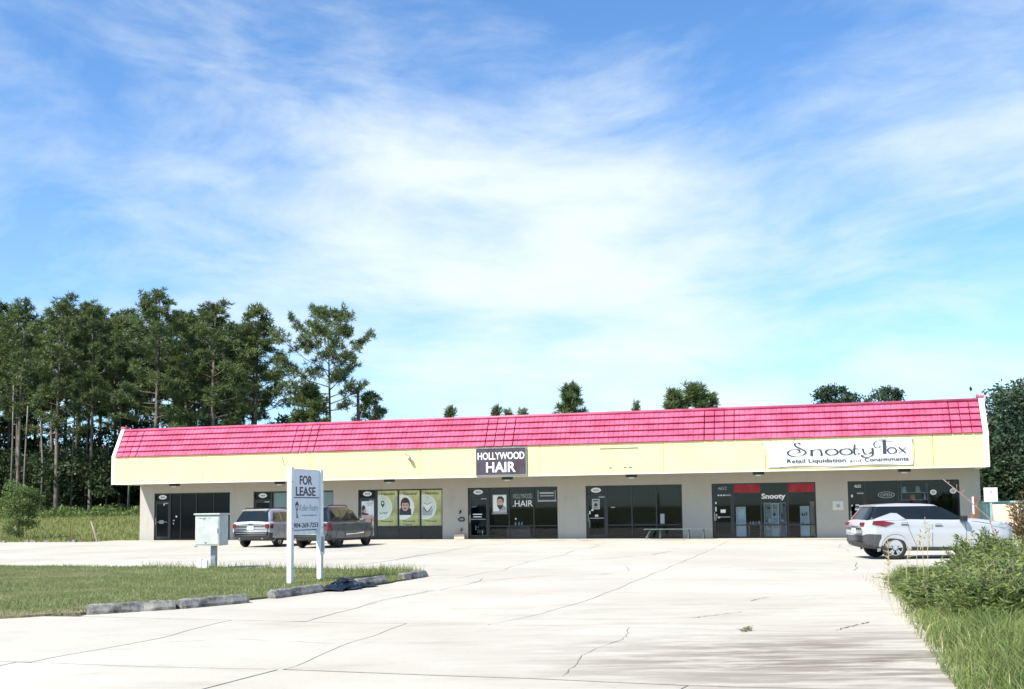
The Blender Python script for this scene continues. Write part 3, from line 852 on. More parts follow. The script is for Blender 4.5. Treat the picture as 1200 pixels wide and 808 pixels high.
p.box(.24, .32, -.024, -.021, 1.93, 1.96, 2); p.box(.38, .47, -.024, -.021, 1.93, 1.96, 2); p.box(.3, .4, -.024, -.0215, 1.69, 1.7, 1)
p.build('picture', [M['inkgrey'], M['skin'], M['ink']], t)
MB().box(-.06, .78, -.02, 0, 1.27, 1.31).build('ledge', M['vinyl_grey'], t)
t = on_wall('window_lettering', 22.0, YG - .014, 'thin white HOLLYWOOD .HAIR lettering on the dark salon window', 'lettering')
text_mb('HOLLYWOOD', .02, 2.06, 1.02, .24, 0, bold=-.004).build('upper_line', M['vinyl_grey'], t)
text_mb('.HAIR', .0, 1.64, 1.06, .32, 0, bold=.004).build('lower_line', M['vinyl'], t)
t = on_wall('salon_notice', 23.33, YG - .012, 'small dark notice panel with a pale lower strip at the salon window corner', 'notice')
MB().box(0, .94, -.005, 0, 1.96, 2.45).build('board', M['frame'], t)
p = MB(); p.box(0, .98, -.012, -.005, 1.88, 1.96); p.box(.1, .84, -.009, -.005, 2.27, 2.36); p.box(.12, .84, -.009, -.005, 2.15, 2.2); p.box(.0, .03, -.009, -.005, 1.97, 2.45); p.box(.9, .93, -.009, -.005, 1.97, 2.45); p.build('print', M['vinyl_grey'], t)
# salon furniture seen through the glass
t = empty('reception_counter', B(22.2, -.62), -TH, 'dark plum reception counter low behind the salon glass', 'counter')
MB().box(-.62, .62, -.2, .2, .03, .62).build('front', M['brownpaint'], t); MB().box(-.66, .66, -.24, .24, .621, .66).build('top', M['brownpaint'], t)
p = MB(); 
for q in (-.3, -.12, .04): p.tube([(q, 0, .66), (q, 0, .78), (q + .02, 0, .86)], [.05, .05, .015], 8)
tag(p.build('bottle_row', M['vinyl']), 'three pale bottles standing on the salon counter', 'bottles'); bpy.data.objects['bottle_row'].location = B(22.3, -.6, .002); bpy.data.objects['bottle_row'].rotation_euler.z = -TH
t = empty('salon_chair', B(20.2, -.62), -TH, 'chrome framed salon chair just inside the salon door', 'chair')
p = MB(); p.tube([(0, 0, .03), (0, 0, .42)], .03); p.disc(0, .03, .01, .01, 0); p.build('pedestal', M['chrome'], t)
MB().box(-.26, .26, -.25, .25, .42, .52).build('seat', M['black'], t, bevel=.03); MB().box(-.25, .25, .2, .28, .53, 1.0).build('backrest', M['black'], t, bevel=.03)
for q in (-.29, .29):
    p = MB(); p.tube([(q, -.22, .44), (q, -.22, .66), (q, .2, .68), (q, .22, .5)], .018); p.build('armrest', M['chrome'], t)

# ---- fifth shop: bench outside, paper in window
MB().box(0, .2, -.004, 0, .72, 1.2).build('window_paper', M['vinyl_grey'], on_wall('window_notice', 29.55, YG - .012, 'single grey sheet of paper low in the dark window above the bench', 'notice'))
t = empty('bench', B(30.55, 1.15), -TH, 'long green metal bench against the wall beneath the dark window', 'bench')
for k_, q in enumerate((-.2, 0.0, .2)): MB().box(-1.62, 1.62, q - .085, q + .085, .455, .495).build('seat_plank', M['bench'], t)
for q in (-1.3, -.85, .5, 1.2):
    p = MB(); s_ = -.25 if q == -1.3 else 0
    p.tube([(q + s_, -.24, .012), (q, -.2, .45)], .022); p.tube([(q + s_, .24, .012), (q, .2, .45)], .022); p.tube([(q, -.2, .44), (q, .2, .44)], .018); p.build('leg', M['bench'], t)

# ---- sixth shop: banner cloth, name, fridges and shelves behind the glass
for a0, a1, lb in ((33.15, 34.38, 'dark red cloth strip across the window top left of the word Snooty'), (35.68, 36.88, 'dark red cloth strip across the window top right of the word Snooty')):
    p = MB(); n = 14
    for k_ in range(n):
        x0, x1 = a0 + (a1 - a0) * k_ / n, a0 + (a1 - a0) * (k_ + 1) / n
        y0, y1 = YG - .03 + .012 * math.sin(k_ * 2.1), YG - .03 + .012 * math.sin((k_ + 1) * 2.1)
        p.add([(x0, y0, 2.17), (x1, y1, 2.17), (x1, y1, 2.58), (x0, y0, 2.58)], [(0, 1, 2, 3)])
    o = p.build('cloth_strip', M['red'], None); o.location = B(0, 0); o.rotation_euler.z = -TH; tag(o, lb, 'cloth', 'red cloth strips in the shop window')
o = text_mb('Snooty', 0, 0, 1.12, .34, 0, bold=.03).build('window_name', M['vinyl'], None); o.location = B(34.43, -(YG - .014), 1.79); o.rotation_euler.z = -TH
tag(o, 'heavy white word Snooty lettered on the shop window', 'lettering')


def cabinet(a, w, h, y, label, mat, shelves, fill, seed):
    t = empty('display_cabinet', B(a, -y), -TH, label, 'cabinet', 'pale shelf cabinets behind the shop glass')
    p = MB(); p.box(0, w, .3, .34, .03, h); p.box(0, .03, 0, .3, .03, h); p.box(w - .03, w, 0, .3, .03, h); p.box(.03, w - .03, 0, .3, h - .03, h); p.box(.03, w - .03, 0, .3, .03, .08); p.build('carcass', M[mat], t)
    rr = random.Random(seed)
    for k_ in range(shelves):
        z = .08 + (h - .1) * (k_ + 1) / (shelves + 1); MB().box(.031, w - .031, .0, .3, z, z + .025).build('shelf', M[mat], t)
    if fill:
        p = MB()
        for k_ in range(shelves):
            z = .08 + (h - .1) * (k_ + 1) / (shelves + 1) + .026; x = .06
            while x < w - .14:
                ww = rr.uniform(.05, .14); p.box(x, x + ww, .05, .05 + ww, z, z + rr.uniform(.06, .2), rr.randrange(4)); x += ww + rr.uniform(.01, .08)
        tag(p.build('goods', [M['vinyl_grey'], M['ink'], M['boxgreen'], M['cardboard']], t), kind='stuff')


cabinet(33.2, .46, 1.5, .22, 'white cupboard with dark knobs nearest the door of the shop', 'vinyl', 1, False, 1)
cabinet(34.52, .36, 1.68, .22, 'pale glazed shelf unit under the S of Snooty', 'boxgreen', 4, True, 2)
cabinet(34.9, .32, 1.66, .22, 'pale shelf unit with ornaments under the middle of Snooty', 'vinyl', 4, True, 3)
cabinet(35.26, .3, 1.68, .22, 'grey shelf unit packed with goods under the y of Snooty', 'vinyl_grey', 6, True, 4)
cabinet(36.2, .42, 1.5, .22, 'white rack of pictures near the right edge of the shop window', 'vinyl', 2, True, 5)
o = MB().box(0, .2, 0, .3, .03, 1.72).build('cardboard_carton', M['cardboard'], None); o.location = B(36.66, -.2, 0); o.rotation_euler.z = -TH; tag(o, 'tall tan carton standing at the right end of the shop window', 'carton')
t = empty('small_table', B(34.05, -.8), -TH, 'low table of oddments between white cupboard and glazed shelves', 'table')
MB().box(-.3, .3, -.2, .2, .6, .64).build('top', M['wood'], t)
for q, r_ in ((-.27, -.17), (.27, -.17), (-.27, .17), (.27, .17)): MB().box(q - .02, q + .02, r_ - .02, r_ + .02, .03, .6).build('leg', M['wood'], t)
rr = random.Random(7)
for k_ in range(4):
    o = MB().tube([(0, 0, 0), (0, 0, .08), (0, 0, .16)], [.05, .06, .02], 8).build('ornament', M['vinyl' if k_ % 2 else 'vinyl_grey'], None); o.location = B(33.85 + .14 * k_, -.8, .642)
    tag(o, 'small pale ornament on the low table in the shop window', 'ornament', 'ornaments on the low table')

# ---- seventh shop: OPEN sign, shelves with lampshades
p = MB()
for s_ in (1, .9):
    pass
oz = [(.355 * math.cos(rad(q)), .14 * math.sin(rad(q))) for q in range(0, 361, 20)]
pen(p, oz, 0, .03, .02, 0); text_mb('OPEN', -.25, -.075, .5, .15, 0, mb=p, bold=0)
o = p.build('open_sign', M['vinyl_grey'], None); o.location = B(40.1, -(YG - .014), 1.98); o.rotation_euler.z = -TH; tag(o, 'unlit oval OPEN sign in the last shop window', 'sign')
t = empty('wall_shelf', B(41.4, -.45), -TH, 'two tier glass shelf hung in the last shop window', 'shelf')
for z in (1.72, 2.06): MB().box(-.62, .55, -.1, .12, z, z + .02).build('shelf', M['vinyl_grey'], t)
for q in (-.6, .53): MB().box(q, q + .02, .1, .13, 1.7, 2.5).build('bracket', M['vinyl_grey'], t)
for a, lb in ((40.92, 'left pale lampshade on the upper shelf'), (41.52, 'right pale lampshade on the upper shelf')):
    o = MB().tube([(0, 0, 0), (0, 0, .27)], [.13, .085], 14).build('lampshade', M['vinyl_grey'], None, smooth=False); o.location = B(a, -.46, 2.082); tag(o, lb + ' in the last shop window', 'lampshade', 'lampshades on the shelf')
o = MB().tube([(0, 0, 0), (0, 0, .08), (0, 0, .2), (0, 0, .24)], [.08, .13, .12, .05], 12).build('orange_jar', M['orange'], None, smooth=True); o.location = B(41.28, -.46, 1.742); tag(o, 'round orange jar on the lower shelf', 'jar')
o = MB().tube([(0, 0, 0), (0, 0, .2), (0, 0, .3)], [.06, .03, .012], 10).build('cone_ornament', M['vinyl'], None); o.location = B(41.82, -.46, 1.742); tag(o, 'white cone shaped ornament at the right end of the lower shelf', 'ornament')
for a, z, lb in ((42.15, 2.07, 'round white plate hung left of the last window corner'), (43.0, 2.12, 'white plate hung in the corner of the last shop window')):
    p = MB(); p.disc(0, 0, .14, .12, 0, 0, 24, th=.02); p.disc(0, 0, .09, .07, -.02, 1, 20, th=.004); o = p.build('hanging_plate', [M['vinyl'], M['vinyl_grey']], None); o.location = B(a, -(YG - .014), z); o.rotation_euler.z = -TH; tag(o, lb, 'plate', 'plates hung in the window')

# ---- soffit lights
pl_ = ['above the blacked out shop at the left end', 'above the shop with pale blinds', 'above the green health posters', 'just below the HOLLYWOOD HAIR board', 'above the dark window with the bench', 'below the left end of the Snooty Fox banner', 'near the right end of the Snooty Fox banner']
for a, q in zip((3.4, 9.75, 15.96, 22.25, 28.45, 34.38, 40.75), pl_):
    t = empty('soffit_light', B(a, 1.75, HS), -TH, 'dark box light under the soffit ' + q, 'lamp', 'soffit lights')
    MB().box(-.26, .26, -.12, .12, -.17, -.001).build('housing', M['frame'], t, bevel=.01)
    MB().box(-.12, .12, -.1, .1, -.235, -.171).build('lens', M['lampglass'], t, bevel=.015)

# ---- HOLLYWOOD HAIR board
t = on_wall('fascia_sign', 20.92, -DOV - .012, 'dark maroon board lettered HOLLYWOOD HAIR in white on the fascia', 'sign')
MB().box(0, 2.52, -.09, 0, 3.2, 4.5).build('board', M['signbrown'], t)
p = MB(); p.box(-.03, 0, -.1, 0, 3.17, 4.53); p.box(2.52, 2.55, -.1, 0, 3.17, 4.53); p.box(0, 2.52, -.1, 0, 4.5, 4.53); p.box(0, 2.52, -.1, 0, 3.17, 3.2); p.build('frame', M['galv'], t)
p = text_mb('HOLLYWOOD', .07, 3.95, 2.38, .36, -.09, bold=.018); text_mb('HAIR', .5, 3.33, 1.5, .5, -.09, mb=p, bold=.018); p.build('lettering', M['vinyl'], t)

# ---- Snooty Fox banner
t = on_wall('vinyl_banner', 34.6, -DOV - .012, 'white vinyl banner lettered Snooty Fox Retail Liquidation and Consignments', 'banner')
BW, BZ0, BZ1 = 6.46, 3.25, 4.45


def bsurf(x, z):
    k_ = x / BW
    return -.03 - .014 * math.sin(k_ * 9 + z * 2.2) * (.4 + .6 * math.sin(math.pi * k_)) - .007 * math.sin(k_ * 23 - z * 3.1) - .035 * math.exp(-((x - .35 - (BZ1 - z) * .42) / .06) ** 2)


nx, nz = 110, 16; vs = []; fs = []
for j in range(nz + 1):
    for i in range(nx + 1):
        e = .22 * math.exp(-((i / nx) / .02)) * math.sin(math.pi * j / nz) + .0
        x = BW * i / nx + (e if i < nx / 2 else -.05 * math.sin(math.pi * j / nz) * (i == nx)); z0 = BZ0 + .05 * math.sin(math.pi * x / BW * 2) ** 2
        if i < 6: x += .25 * (1 - j / nz) * (1 - i / 6)
        z = z0 + (BZ1 - z0) * j / nz
        vs.append((x, bsurf(x, z), z))
for j in range(nz):
    for i in range(nx): fs.append((j * (nx + 1) + i, j * (nx + 1) + i + 1, (j + 1) * (nx + 1) + i + 1, (j + 1) * (nx + 1) + i))
p = MB(); p.add(vs, fs); o = p.build('sheet', M['vinyl'], t, smooth=True); sd = o.modifiers.new('s', 'SOLIDIFY'); sd.thickness = .004
p = MB(); p.tube([(-.02, -.02, BZ1 - .02), (BW + .02, -.02, BZ1 - .02)], .012, 6); p.tube([(BW + .01, -.02, BZ0 + .02), (BW + .05, -.02, 3.9), (BW + .01, -.02, BZ1)], .012, 6); p.tube([(.2, -.02, BZ0), (3.2, -.03, BZ0 - .012), (BW, -.02, BZ0 + .02)], .01, 6)
p.tube([(-.02, -.02, BZ1), (.1, -.02, 4.1), (.14, -.02, 3.6), (.12, -.02, BZ0 + .02)], .014, 6); p.build('cord', M['vinyl_grey'], t)
LT = MB(); yl = 0


def P_(pts, x, z, sx, sz, tk=.115, tn=.022, ang=0.1): pen(LT, [(x + q * sx, z + r_ * sz) for q, r_ in pts], yl, tk, tn, ang)


zb = 3.78; xh = .26
# S
P_([(.95, 1.6), (.75, 1.78), (.5, 1.7), (.55, 1.35), (1.05, .9), (1.35, .5), (1.1, .1), (.5, -.08), (.0, .15), (-.1, .55), (.3, .9), (.75, .85), (.85, .55), (.55, .35)], 1.12, zb, .62, .33, .1)
# n
P_([(0, 1), (.02, .5), (0, 0)], 2.24, zb, .3, xh, .12, .12); P_([(0, .7), (.35, 1.02), (.8, .98), (.95, .5), (.95, 0)], 2.24, zb, .52, xh, .1)
P_([(-.15, 0), (.2, 0)], 2.24, zb, .5, xh, .03, .03); P_([(.8, 0), (1.15, 0)], 2.24, zb, .52, xh, .03, .03)
# o o
for x in (3.0, 3.7): P_([(.5, 1.02), (.05, .85), (-.08, .45), (.2, .05), (.6, -.02), (1.0, .2), (1.05, .6), (.8, .95), (.5, 1.02)], x, zb + .01, .5, xh, .11, .03, 0)
# t
P_([(.4, 1.75), (.3, 1.0), (.28, .35), (.5, .02), (1.0, .1), (1.25, .3)], 4.28, zb, .26, xh, .09); P_([(-.1, .95), (1.0, 1.0)], 4.28, zb, .3, xh, .035, .03)
# y with a long tail
P_([(0, 1), (.05, .45), (.3, .08), (.7, .12), (.95, .4)], 4.78, zb, .42, xh, .09); P_([(1.0, 1.05), (1.02, .35), (.95, -.2), (.5, -.48), (.0, -.42), (-.15, -.2), (.15, -.08)], 4.78, zb, .46, xh, .11)
# F/T with a swash bar
P_([(.0, 0), (.02, .6), (0, 1.65)], 5.72 + .1, zb + .02, .3, .36, .17, .17); P_([(-.25, 0), (.25, 0)], 5.82, zb + .02, .4, .3, .035, .035)
P_([(.85, 1.66), (.5, 1.7), (-.1, 1.75), (-.9, 1.75), (-1.35, 1.4), (-1.25, .95), (-.8, .85), (-.55, 1.1)], 5.86, zb + .02, .40, .32, .06)
P_([(0, .92), (.6, .95), (1.4, 1.2), (2.3, 1.72)], 5.82, zb + .02, .45, .33, .028, .014)
# o x
P_([(.5, 1.02), (.05, .85), (-.08, .45), (.2, .05), (.6, -.02), (1.0, .2), (1.05, .6), (.8, .95), (.5, 1.02)], 6.02 - .02, zb + .02, .36, xh * .95, .08, .03, 0)
LT2 = MB()
# squeeze the word to the width it has on the banner
lo = min(q[0] for q in LT.v); hi = max(q[0] for q in LT.v)
P_([(0, 1), (.5, .5), (1, 0)], 6.5, zb + .02, .34, xh, .08, .03); P_([(1.1, 1.05), (.5, .45), (-.05, -.05)], 6.5, zb + .02, .34, xh, .035, .03)
hi = max(q[0] for q in LT.v); sxx = 5.12 / (hi - lo)
LT.v = [(1.08 + (q[0] - lo) * sxx, q[1] + bsurf(1.08 + (q[0] - lo) * sxx, q[2]) - .03, q[2]) for q in LT.v]
LT.build('name_lettering', M['ink'], t)
p = text_mb('Retail Liquidation', 1.08, 3.40, 2.55, .24, 0, bold=.02); text_mb('and', 3.78, 3.45, .5, .12, 0, mb=p, bold=.006); text_mb('Consignments', 4.42, 3.40, 1.85, .24, 0, mb=p, bold=.02)
p.v = [(q[0], q[1] + bsurf(q[0], q[2]) - .03, q[2]) for q in p.v]
p.build('small_lettering', M['ink'], t)

# ---- odds and ends on the front
t = on_wall('broken_sign_lamp', 17.3, -DOV - .012, 'small grey lamp hanging broken from its arm on the yellow fascia', 'lamp')
MB().tube([(-.2, -.0, 4.38), (-.05, -.1, 4.36), (.02, -.16, 4.3)], .014, 6).build('arm', M['galv'], t)
MB().tube([(.02, -.17, 4.28), (.14, -.19, 4.12), (.24, -.2, 3.95)], [.05, .1, .06], 9).build('lamp_head', M['galv'], t, smooth=True)
o = MB().tube([(0, -.01, .36), (.01, -.03, .2), (.05, -.03, .1), (.16, -.03, -.1)], .012, 6).build('loose_wire', M['ink'], None); o.location = B(10.33, DOV + .014, 4.0); o.rotation_euler.z = -TH; tag(o, 'loose dark wire dangling on the fascia above the second shop', 'wire')
t = on_wall('sign_bracket', 28.4, -DOV - .012, 'rusty rail left from a removed sign on the fascia right of centre', 'bracket')
MB().box(-1.35, .5, -.03, -.001, 4.35, 4.375).build('rail', M['galv'], t)
for q in (-.9, -.2, .05): MB().box(q, q + .14, -.02, -.001, 3.42, 3.45).build('clip', M['rust'], t)
for k_, (a, z, lb) in enumerate(((19.22, 1.42, 'upper small dark hook'), (19.28, 1.02, 'middle dark coiled hose hanger'), (19.27, .5, 'lower dark tap'))):
    t = on_wall('wall_fitting', a, 0, lb + ' on the stucco pier left of the salon', 'fitting', 'fittings on the stucco pier')
    if k_ == 1:
        p = MB(); p.tube([(.17 * math.cos(q), -.05, z + .09 * math.sin(q)) for q in np.linspace(.2, 6.1, 15)], .028, 6); p.build('coil', M['black'], t, smooth=True)
    else: MB().tube([(-.05, -.03, z - .12), (0, -.07, z), (.02, -.07, z + .1)], [.02, .05, .02], 7).build('spout', M['rust' if k_ else 'black'], t)
    MB().box(-.05, .05, -.03, -.001, z - .05, z + .05).build('back_plate', M['galv'], t)
o = MB().box(-.28, .28, -.25, -.001, .01, .26).build('planter_box', M['tan'], None, bevel=.01); o.location = B(19.2, .0, 0); o.rotation_euler.z = -TH; tag(o, 'small pale box at the foot of the stucco pier left of the salon', 'box')
t = on_wall('wall_plaque', 37.93, 0, 'small square cream plate with a dark dial between the last two shops', 'plate')
MB().box(-.24, .24, -.02, -.001, 1.3, 1.72).build('plate', M['soffit'], t); p = MB(); p.disc(0, 1.5, .09, .09, -.02); p.build('dial', M['inkgrey'], t)

# ------------------------------------------------------------------ cars (x forward, y left)
def smooth_interp(xs, ys, q):
    y = np.interp(q, xs, ys)
    for _ in range(2):
        y[1:-1] = y[1:-1] * .5 + (y[:-2] + y[2:]) * .25
    return y


def make_car(sp, loc, rz, label):
    root = empty(sp['name'], loc, rz, label, sp.get('cat', 'car'))
    st = np.array(sp['body']); xs = np.linspace(st[0, 0], st[-1, 0], 72)
    xs = np.unique(np.concatenate([xs, np.linspace(st[0, 0], st[0, 0] + .3, 9), np.linspace(st[-1, 0] - .5, st[-1, 0], 9)]))
    zb, zt, hw = (smooth_interp(st[:, 0], st[:, k], xs) for k in (1, 2, 3))
    prof = [(0, 0), (.5, 0), (.84, .01), (.94, .05), (.97, .14), (.98, .26), (.99, .38), (1.0, .5), (1.0, .64), (.985, .70), (.99, .76), (.985, .86), (.965, .93), (.93, .975), (.88, 1.0), (.55, 1.0), (0, 1.0)]
    crown = [0] * 14 + [.005, .03, .045]
    n = len(prof); V = []; F = []; MI = []
    for i, x in enumerate(xs):
        h = zt[i] - zb[i]
        half = [(hw[i] * p, zb[i] + h * q + c) for (p, q), c in zip(prof, crown)]
        ring = [(x, y, z) for y, z in half] + [(x, -y, z) for y, z in half[-2:0:-1]]
        V += ring
    m = 2 * n - 2
    for i in range(len(xs) - 1):
        for k in range(m):
            F.append((i * m + k, i * m + (k + 1) % m, (i + 1) * m + (k + 1) % m, (i + 1) * m + k))
            kk = k if k < n - 1 else m - 1 - k
            xm = (xs[i] + xs[i + 1]) / 2
            q = prof[kk][1] if kk < n else 0
            low = sp['clad']; rear = xm < xs[0] + sp.get('rear_len', .4); front = xm > xs[-1] - .55
            MI.append(2 if (kk <= low or (rear and kk <= sp['rear_clad']) or (front and kk <= low + 2)) else 0)
    F.append(tuple(range(m))); MI.append(2)
    F.append(tuple(range(len(xs) * m - 1, (len(xs) - 1) * m - 1, -1))); MI.append(2)
    # end caps: grid fans so the tail keeps its two colours
    F.pop(); MI.pop(); F.pop(); MI.pop()
    for base, rv in ((0, False), ((len(xs) - 1) * m, True)):
        for k in range(n - 1):
            a, b = base + k, base + k + 1; c, d = base + (m - k - 1) % m, base + (m - k) % m
            if k == 0: f = (a, b, base + m - 1)
            elif k == n - 2: f = (a, b, base + m - k)
            else: f = (a, b, c, d)
            F.append(f if not rv else f[::-1]); MI.append(2 if k <= (sp['rear_clad'] if not rv else sp['clad'] + 2) else 0)
    me = bpy.data.meshes.new('body'); me.from_pydata(V, [], F)
    ob = finish(me, 'body', [sp['paint'], M['black'], M['plastic']], None, None, True, 0, MI)
    # cut the wheel arches
    Rw = sp['R']; Rc = Rw + .055; wbx = (0.0, sp['wb'])
    cut = MB()
    for wx in wbx:
        for sgn in (1, -1):
            k0 = len(cut.v); nn = 40
            ring = [(wx + Rc * math.cos(2 * math.pi * t / nn), Rw + Rc * math.sin(2 * math.pi * t / nn)) for t in range(nn)]
            cut.prism(ring, lambda p, q, t: (p, t * sgn, q), .5, 1.4)
    co = cut.build('cutter', M['black'])
    bm = ob.modifiers.new('b', 'BOOLEAN'); bm.object = co; bm.operation = 'DIFFERENCE'; bm.solver = 'EXACT'
    dg = C.evaluated_depsgraph_get(); dg.update()
    me2 = bpy.data.meshes.new_from_object(ob.evaluated_get(dg), preserve_all_data_layers=False, depsgraph=dg)
    bpy.data.objects.remove(co); ob.modifiers.clear(); ob.data = me2
    for p in me2.polygons:
        c = p.center
        for wx in wbx:
            r_ = math.hypot(c.x - wx, c.z - Rw)
            if (abs(r_ - Rc) < .03 and abs(p.normal.y) < .3 and p.normal.dot(Vector((wx - c.x, 0, Rw - c.z))) > 0) or (r_ < Rc and abs(abs(c.y) - .5) < .02): p.material_index = 1; p.use_smooth = False
    ob.parent = root
    hwf = lambda x: float(np.interp(x, xs, hw)); ztf = lambda x: float(np.interp(x, xs, zt)); zbf = lambda x: float(np.interp(x, xs, zb))
    # greenhouse
    g = sp['gh']; z0, z1 = g['z']
    def gx(t, rear): return (g['rb'] + (g['rr'] - g['rb']) * t ** 1.0) if rear else (g['fb'] + (g['fr'] - g['fb']) * (t ** .92))
    def gh(t): return g['hb'] + (g['hr'] - g['hb']) * (t ** 1.25)
    lv = [(-.12, 1, 0), (0, 1, 0), (.25, 1, 0), (.5, 1, 0), (.75, 1, 0), (.92, 1, 0), (1.0, .985, .0), (1.03, .9, .012), (1.03, .62, .035), (1.03, .0, .05)]
    def ring(t, s_, c_):
        tt = max(0, min(t, 1)); a, b = gx(tt, True), gx(tt, False); w = gh(tt); z = z0 + (z1 - z0) * min(t, 1.0) + c_
        cx, hx = (a + b) / 2, (b - a) / 2; out = []
        e = .22
        for k in range(48):
            th_ = 2 * math.pi * k / 48; cs, sn = math.cos(th_), math.sin(th_)
            px = math.copysign(abs(cs) ** e, cs); py = math.copysign(abs(sn) ** e, sn)
            out.append((cx + hx * px * s_, w * py * (s_ if s_ > .9 else s_ * 1.0), z))
        return out
    mb = MB(); vs = []
    for t, s_, c_ in lv: vs += ring(t, s_, c_)
    mi = []; fsx = []
    for i in range(len(lv) - 1):
        for k in range(48):
            fsx.append((i * 48 + k, i * 48 + (k + 1) % 48, (i + 1) * 48 + (k + 1) % 48, (i + 1) * 48 + k)); mi.append(1 if lv[i][0] < g.get('roofline', .84) else 0)
    mb.add(vs, fsx); mb.m = mi
    mb.build('roof', [sp['paint'], g.get('pillar', sp['paint'])], root, smooth=True)
    def side(poly, name, mat, off=.008, s_=(1, -1), mb=None):
        for sg in s_:
            p = MB(); N_ = len(poly); xs_ = [q[0] for q in poly]; cxm = sum(xs_) / N_; czm = sum(q[1] for q in poly) / N_
            P3 = lambda x, z, o: (x, sg * (gh(max(0, min(1, (z - z0) / (z1 - z0)))) + o), z)
            vs = [P3(x, z, off) for x, z in poly] + [P3(cxm, czm, off)] + [P3(x, z, off - .012) for x, z in poly]
            p.add(vs, [(i, (i + 1) % N_, N_) for i in range(N_)] + [(i, (i + 1) % N_, N_ + 1 + (i + 1) % N_, N_ + 1 + i) for i in range(N_)]); p.build(name, mat, root)
    for poly in g['wins']: side(poly, 'side_window', M['carglass'])
    for rear in (True, False):
        t0_, t1_ = (.06, .9); p = MB(); sg = -1 if rear else 1
        rows_ = []
        for t in np.linspace(t0_, t1_, 7):
            w = gh(t) - .09; x = gx(t, rear) + sg * .03; rows_.append([(x - sg * .035 * (abs(q) ** 4), w * q, z0 + (z1 - z0) * t) for q in np.linspace(-1, 1, 11)])
        vs = [q for r_ in rows_ for q in r_]; p.add(vs, [(i * 11 + k, i * 11 + k + 1, (i + 1) * 11 + k + 1, (i + 1) * 11 + k) for i in range(6) for k in range(10)])
        p.build('rear_window' if rear else 'windscreen', M['carglass'], root, smooth=True)
    # wheels
    for wx in wbx:
        for sg in (1, -1):
            y0 = sg * sp['track']; wd = .225
            p = MB(); prf = [(Rw * .66, -.5), (Rw * .70, -.5), (Rw * .93, -.47), (Rw * .99, -.36), (Rw, -.2), (Rw, .2), (Rw * .99, .36), (Rw * .93, .47), (Rw * .70, .5), (Rw * .66, .5), (Rw * .62, .1), (Rw * .62, -.1)]
            nn = 36; vs = [(r_ * math.cos(2 * math.pi * k / nn), t * wd, r_ * math.sin(2 * math.pi * k / nn)) for k in range(nn) for r_, t in prf]; q = len(prf)
            p.add(vs, [(k * q + i, k * q + (i + 1) % q, ((k + 1) % nn) * q + (i + 1) % q, ((k + 1) % nn) * q + i) for k in range(nn) for i in range(q)])
            wh = p.build('wheel', M['rubber'], root, (wx, y0, Rw), True)
            p = MB(); yo = sg * wd * .44; ring_o = Rw * .68
            for a0, a1, yy in ((ring_o, ring_o * .9, 0),):
                vs = []
                for k in range(nn):
                    c_, s_ = math.cos(2 * math.pi * k / nn), math.sin(2 * math.pi * k / nn)
                    vs += [(a0 * c_, yo, a0 * s_), (a1 * c_, yo, a1 * s_), (a1 * c_, yo - sg * .06, a1 * s_), (a0 * c_, yo - sg * .06, a0 * s_)]
                p.add(vs, [(k * 4 + i, k * 4 + (i + 1) % 4, ((k + 1) % nn) * 4 + (i + 1) % 4, ((k + 1) % nn) * 4 + i) for k in range(nn) for i in range(4)])
            ns = sp.get('spokes', 5)
            for k in range(ns):
                for dv in ((-.2, .2) if ns <= 6 else (0,)):
                    a = 2 * math.pi * (k + .25) / ns; a2 = a + dv * 1.0; wd2 = .021 if ns <= 6 else .03
                    c0 = Vector((math.cos(a) * .05, 0, math.sin(a) * .05)); c1 = Vector((math.cos(a2) * ring_o * .93, 0, math.sin(a2) * ring_o * .93)); nrm = Vector((-math.sin(a), 0, math.cos(a))) * wd2
                    q = [c0 - nrm * 1.2, c0 + nrm * 1.2, c1 + nrm, c1 - nrm]
                    p.add([(v_.x, yo - sg * .005, v_.z) for v_ in q] + [(v_.x, yo - sg * .05, v_.z) for v_ in q], [(0, 1, 2, 3), (4, 5, 6, 7), (0, 1, 5, 4), (1, 2, 6, 5), (2, 3, 7, 6), (3, 0, 4, 7)])
            p.prism([(.065 * math.cos(t * .52), .065 * math.sin(t * .52)) for t in range(12)], lambda a, b, t: (a, t, b), yo + sg * .004, yo - sg * .06)
            p.build('rim', sp.get('rim', M['alloy']), wh)
            p = MB(); p.prism([(ring_o * .95 * math.cos(t * .262), ring_o * .95 * math.sin(t * .262)) for t in range(24)], lambda a, b, t: (a, t, b), -sg * .02, sg * .005); p.build('brake_disc', M['plastic'], wh)
            # arch trim hugging the body side
            p = MB(); vs = []; K = 20
            for k in range(K + 1):
                a = math.pi * (1.08 - 1.16 * k / K); c_, s_ = math.cos(a), math.sin(a)
                for r_ in (Rc - .004, Rc + sp.get('arch', .05)):
                    x, z = wx + r_ * c_, Rw + r_ * s_
                    hh = max(.01, ztf(x) - zbf(x)); pf = np.interp((z - zbf(x)) / hh, [q_[1] for q_ in prof[2:15]], [q_[0] for q_ in prof[2:15]])
                    vs.append((x, sg * (hwf(x) * pf + .014), z))
            vs += [(x, y - sg * .05, z) for x, y, z in vs]; nv_ = 2 * (K + 1)
            p.add(vs, [(2 * k, 2 * k + 1, 2 * k + 3, 2 * k + 2) for k in range(K)] + [(2 * k, 2 * k + 2, nv_ + 2 * k + 2, nv_ + 2 * k) for k in range(K)] + [(2 * k + 1, 2 * k + 3, nv_ + 2 * k + 3, nv_ + 2 * k + 1) for k in range(K)])
            p.build('wheel_arch_trim', sp.get('archmat', M['plastic']), root, smooth=False)
    def bodyside(x, z):
        hh = ztf(x) - zbf(x); return hwf(x) * float(np.interp((z - zbf(x)) / hh, [q_[1] for q_ in prof[2:15]], [q_[0] for q_ in prof[2:15]]))
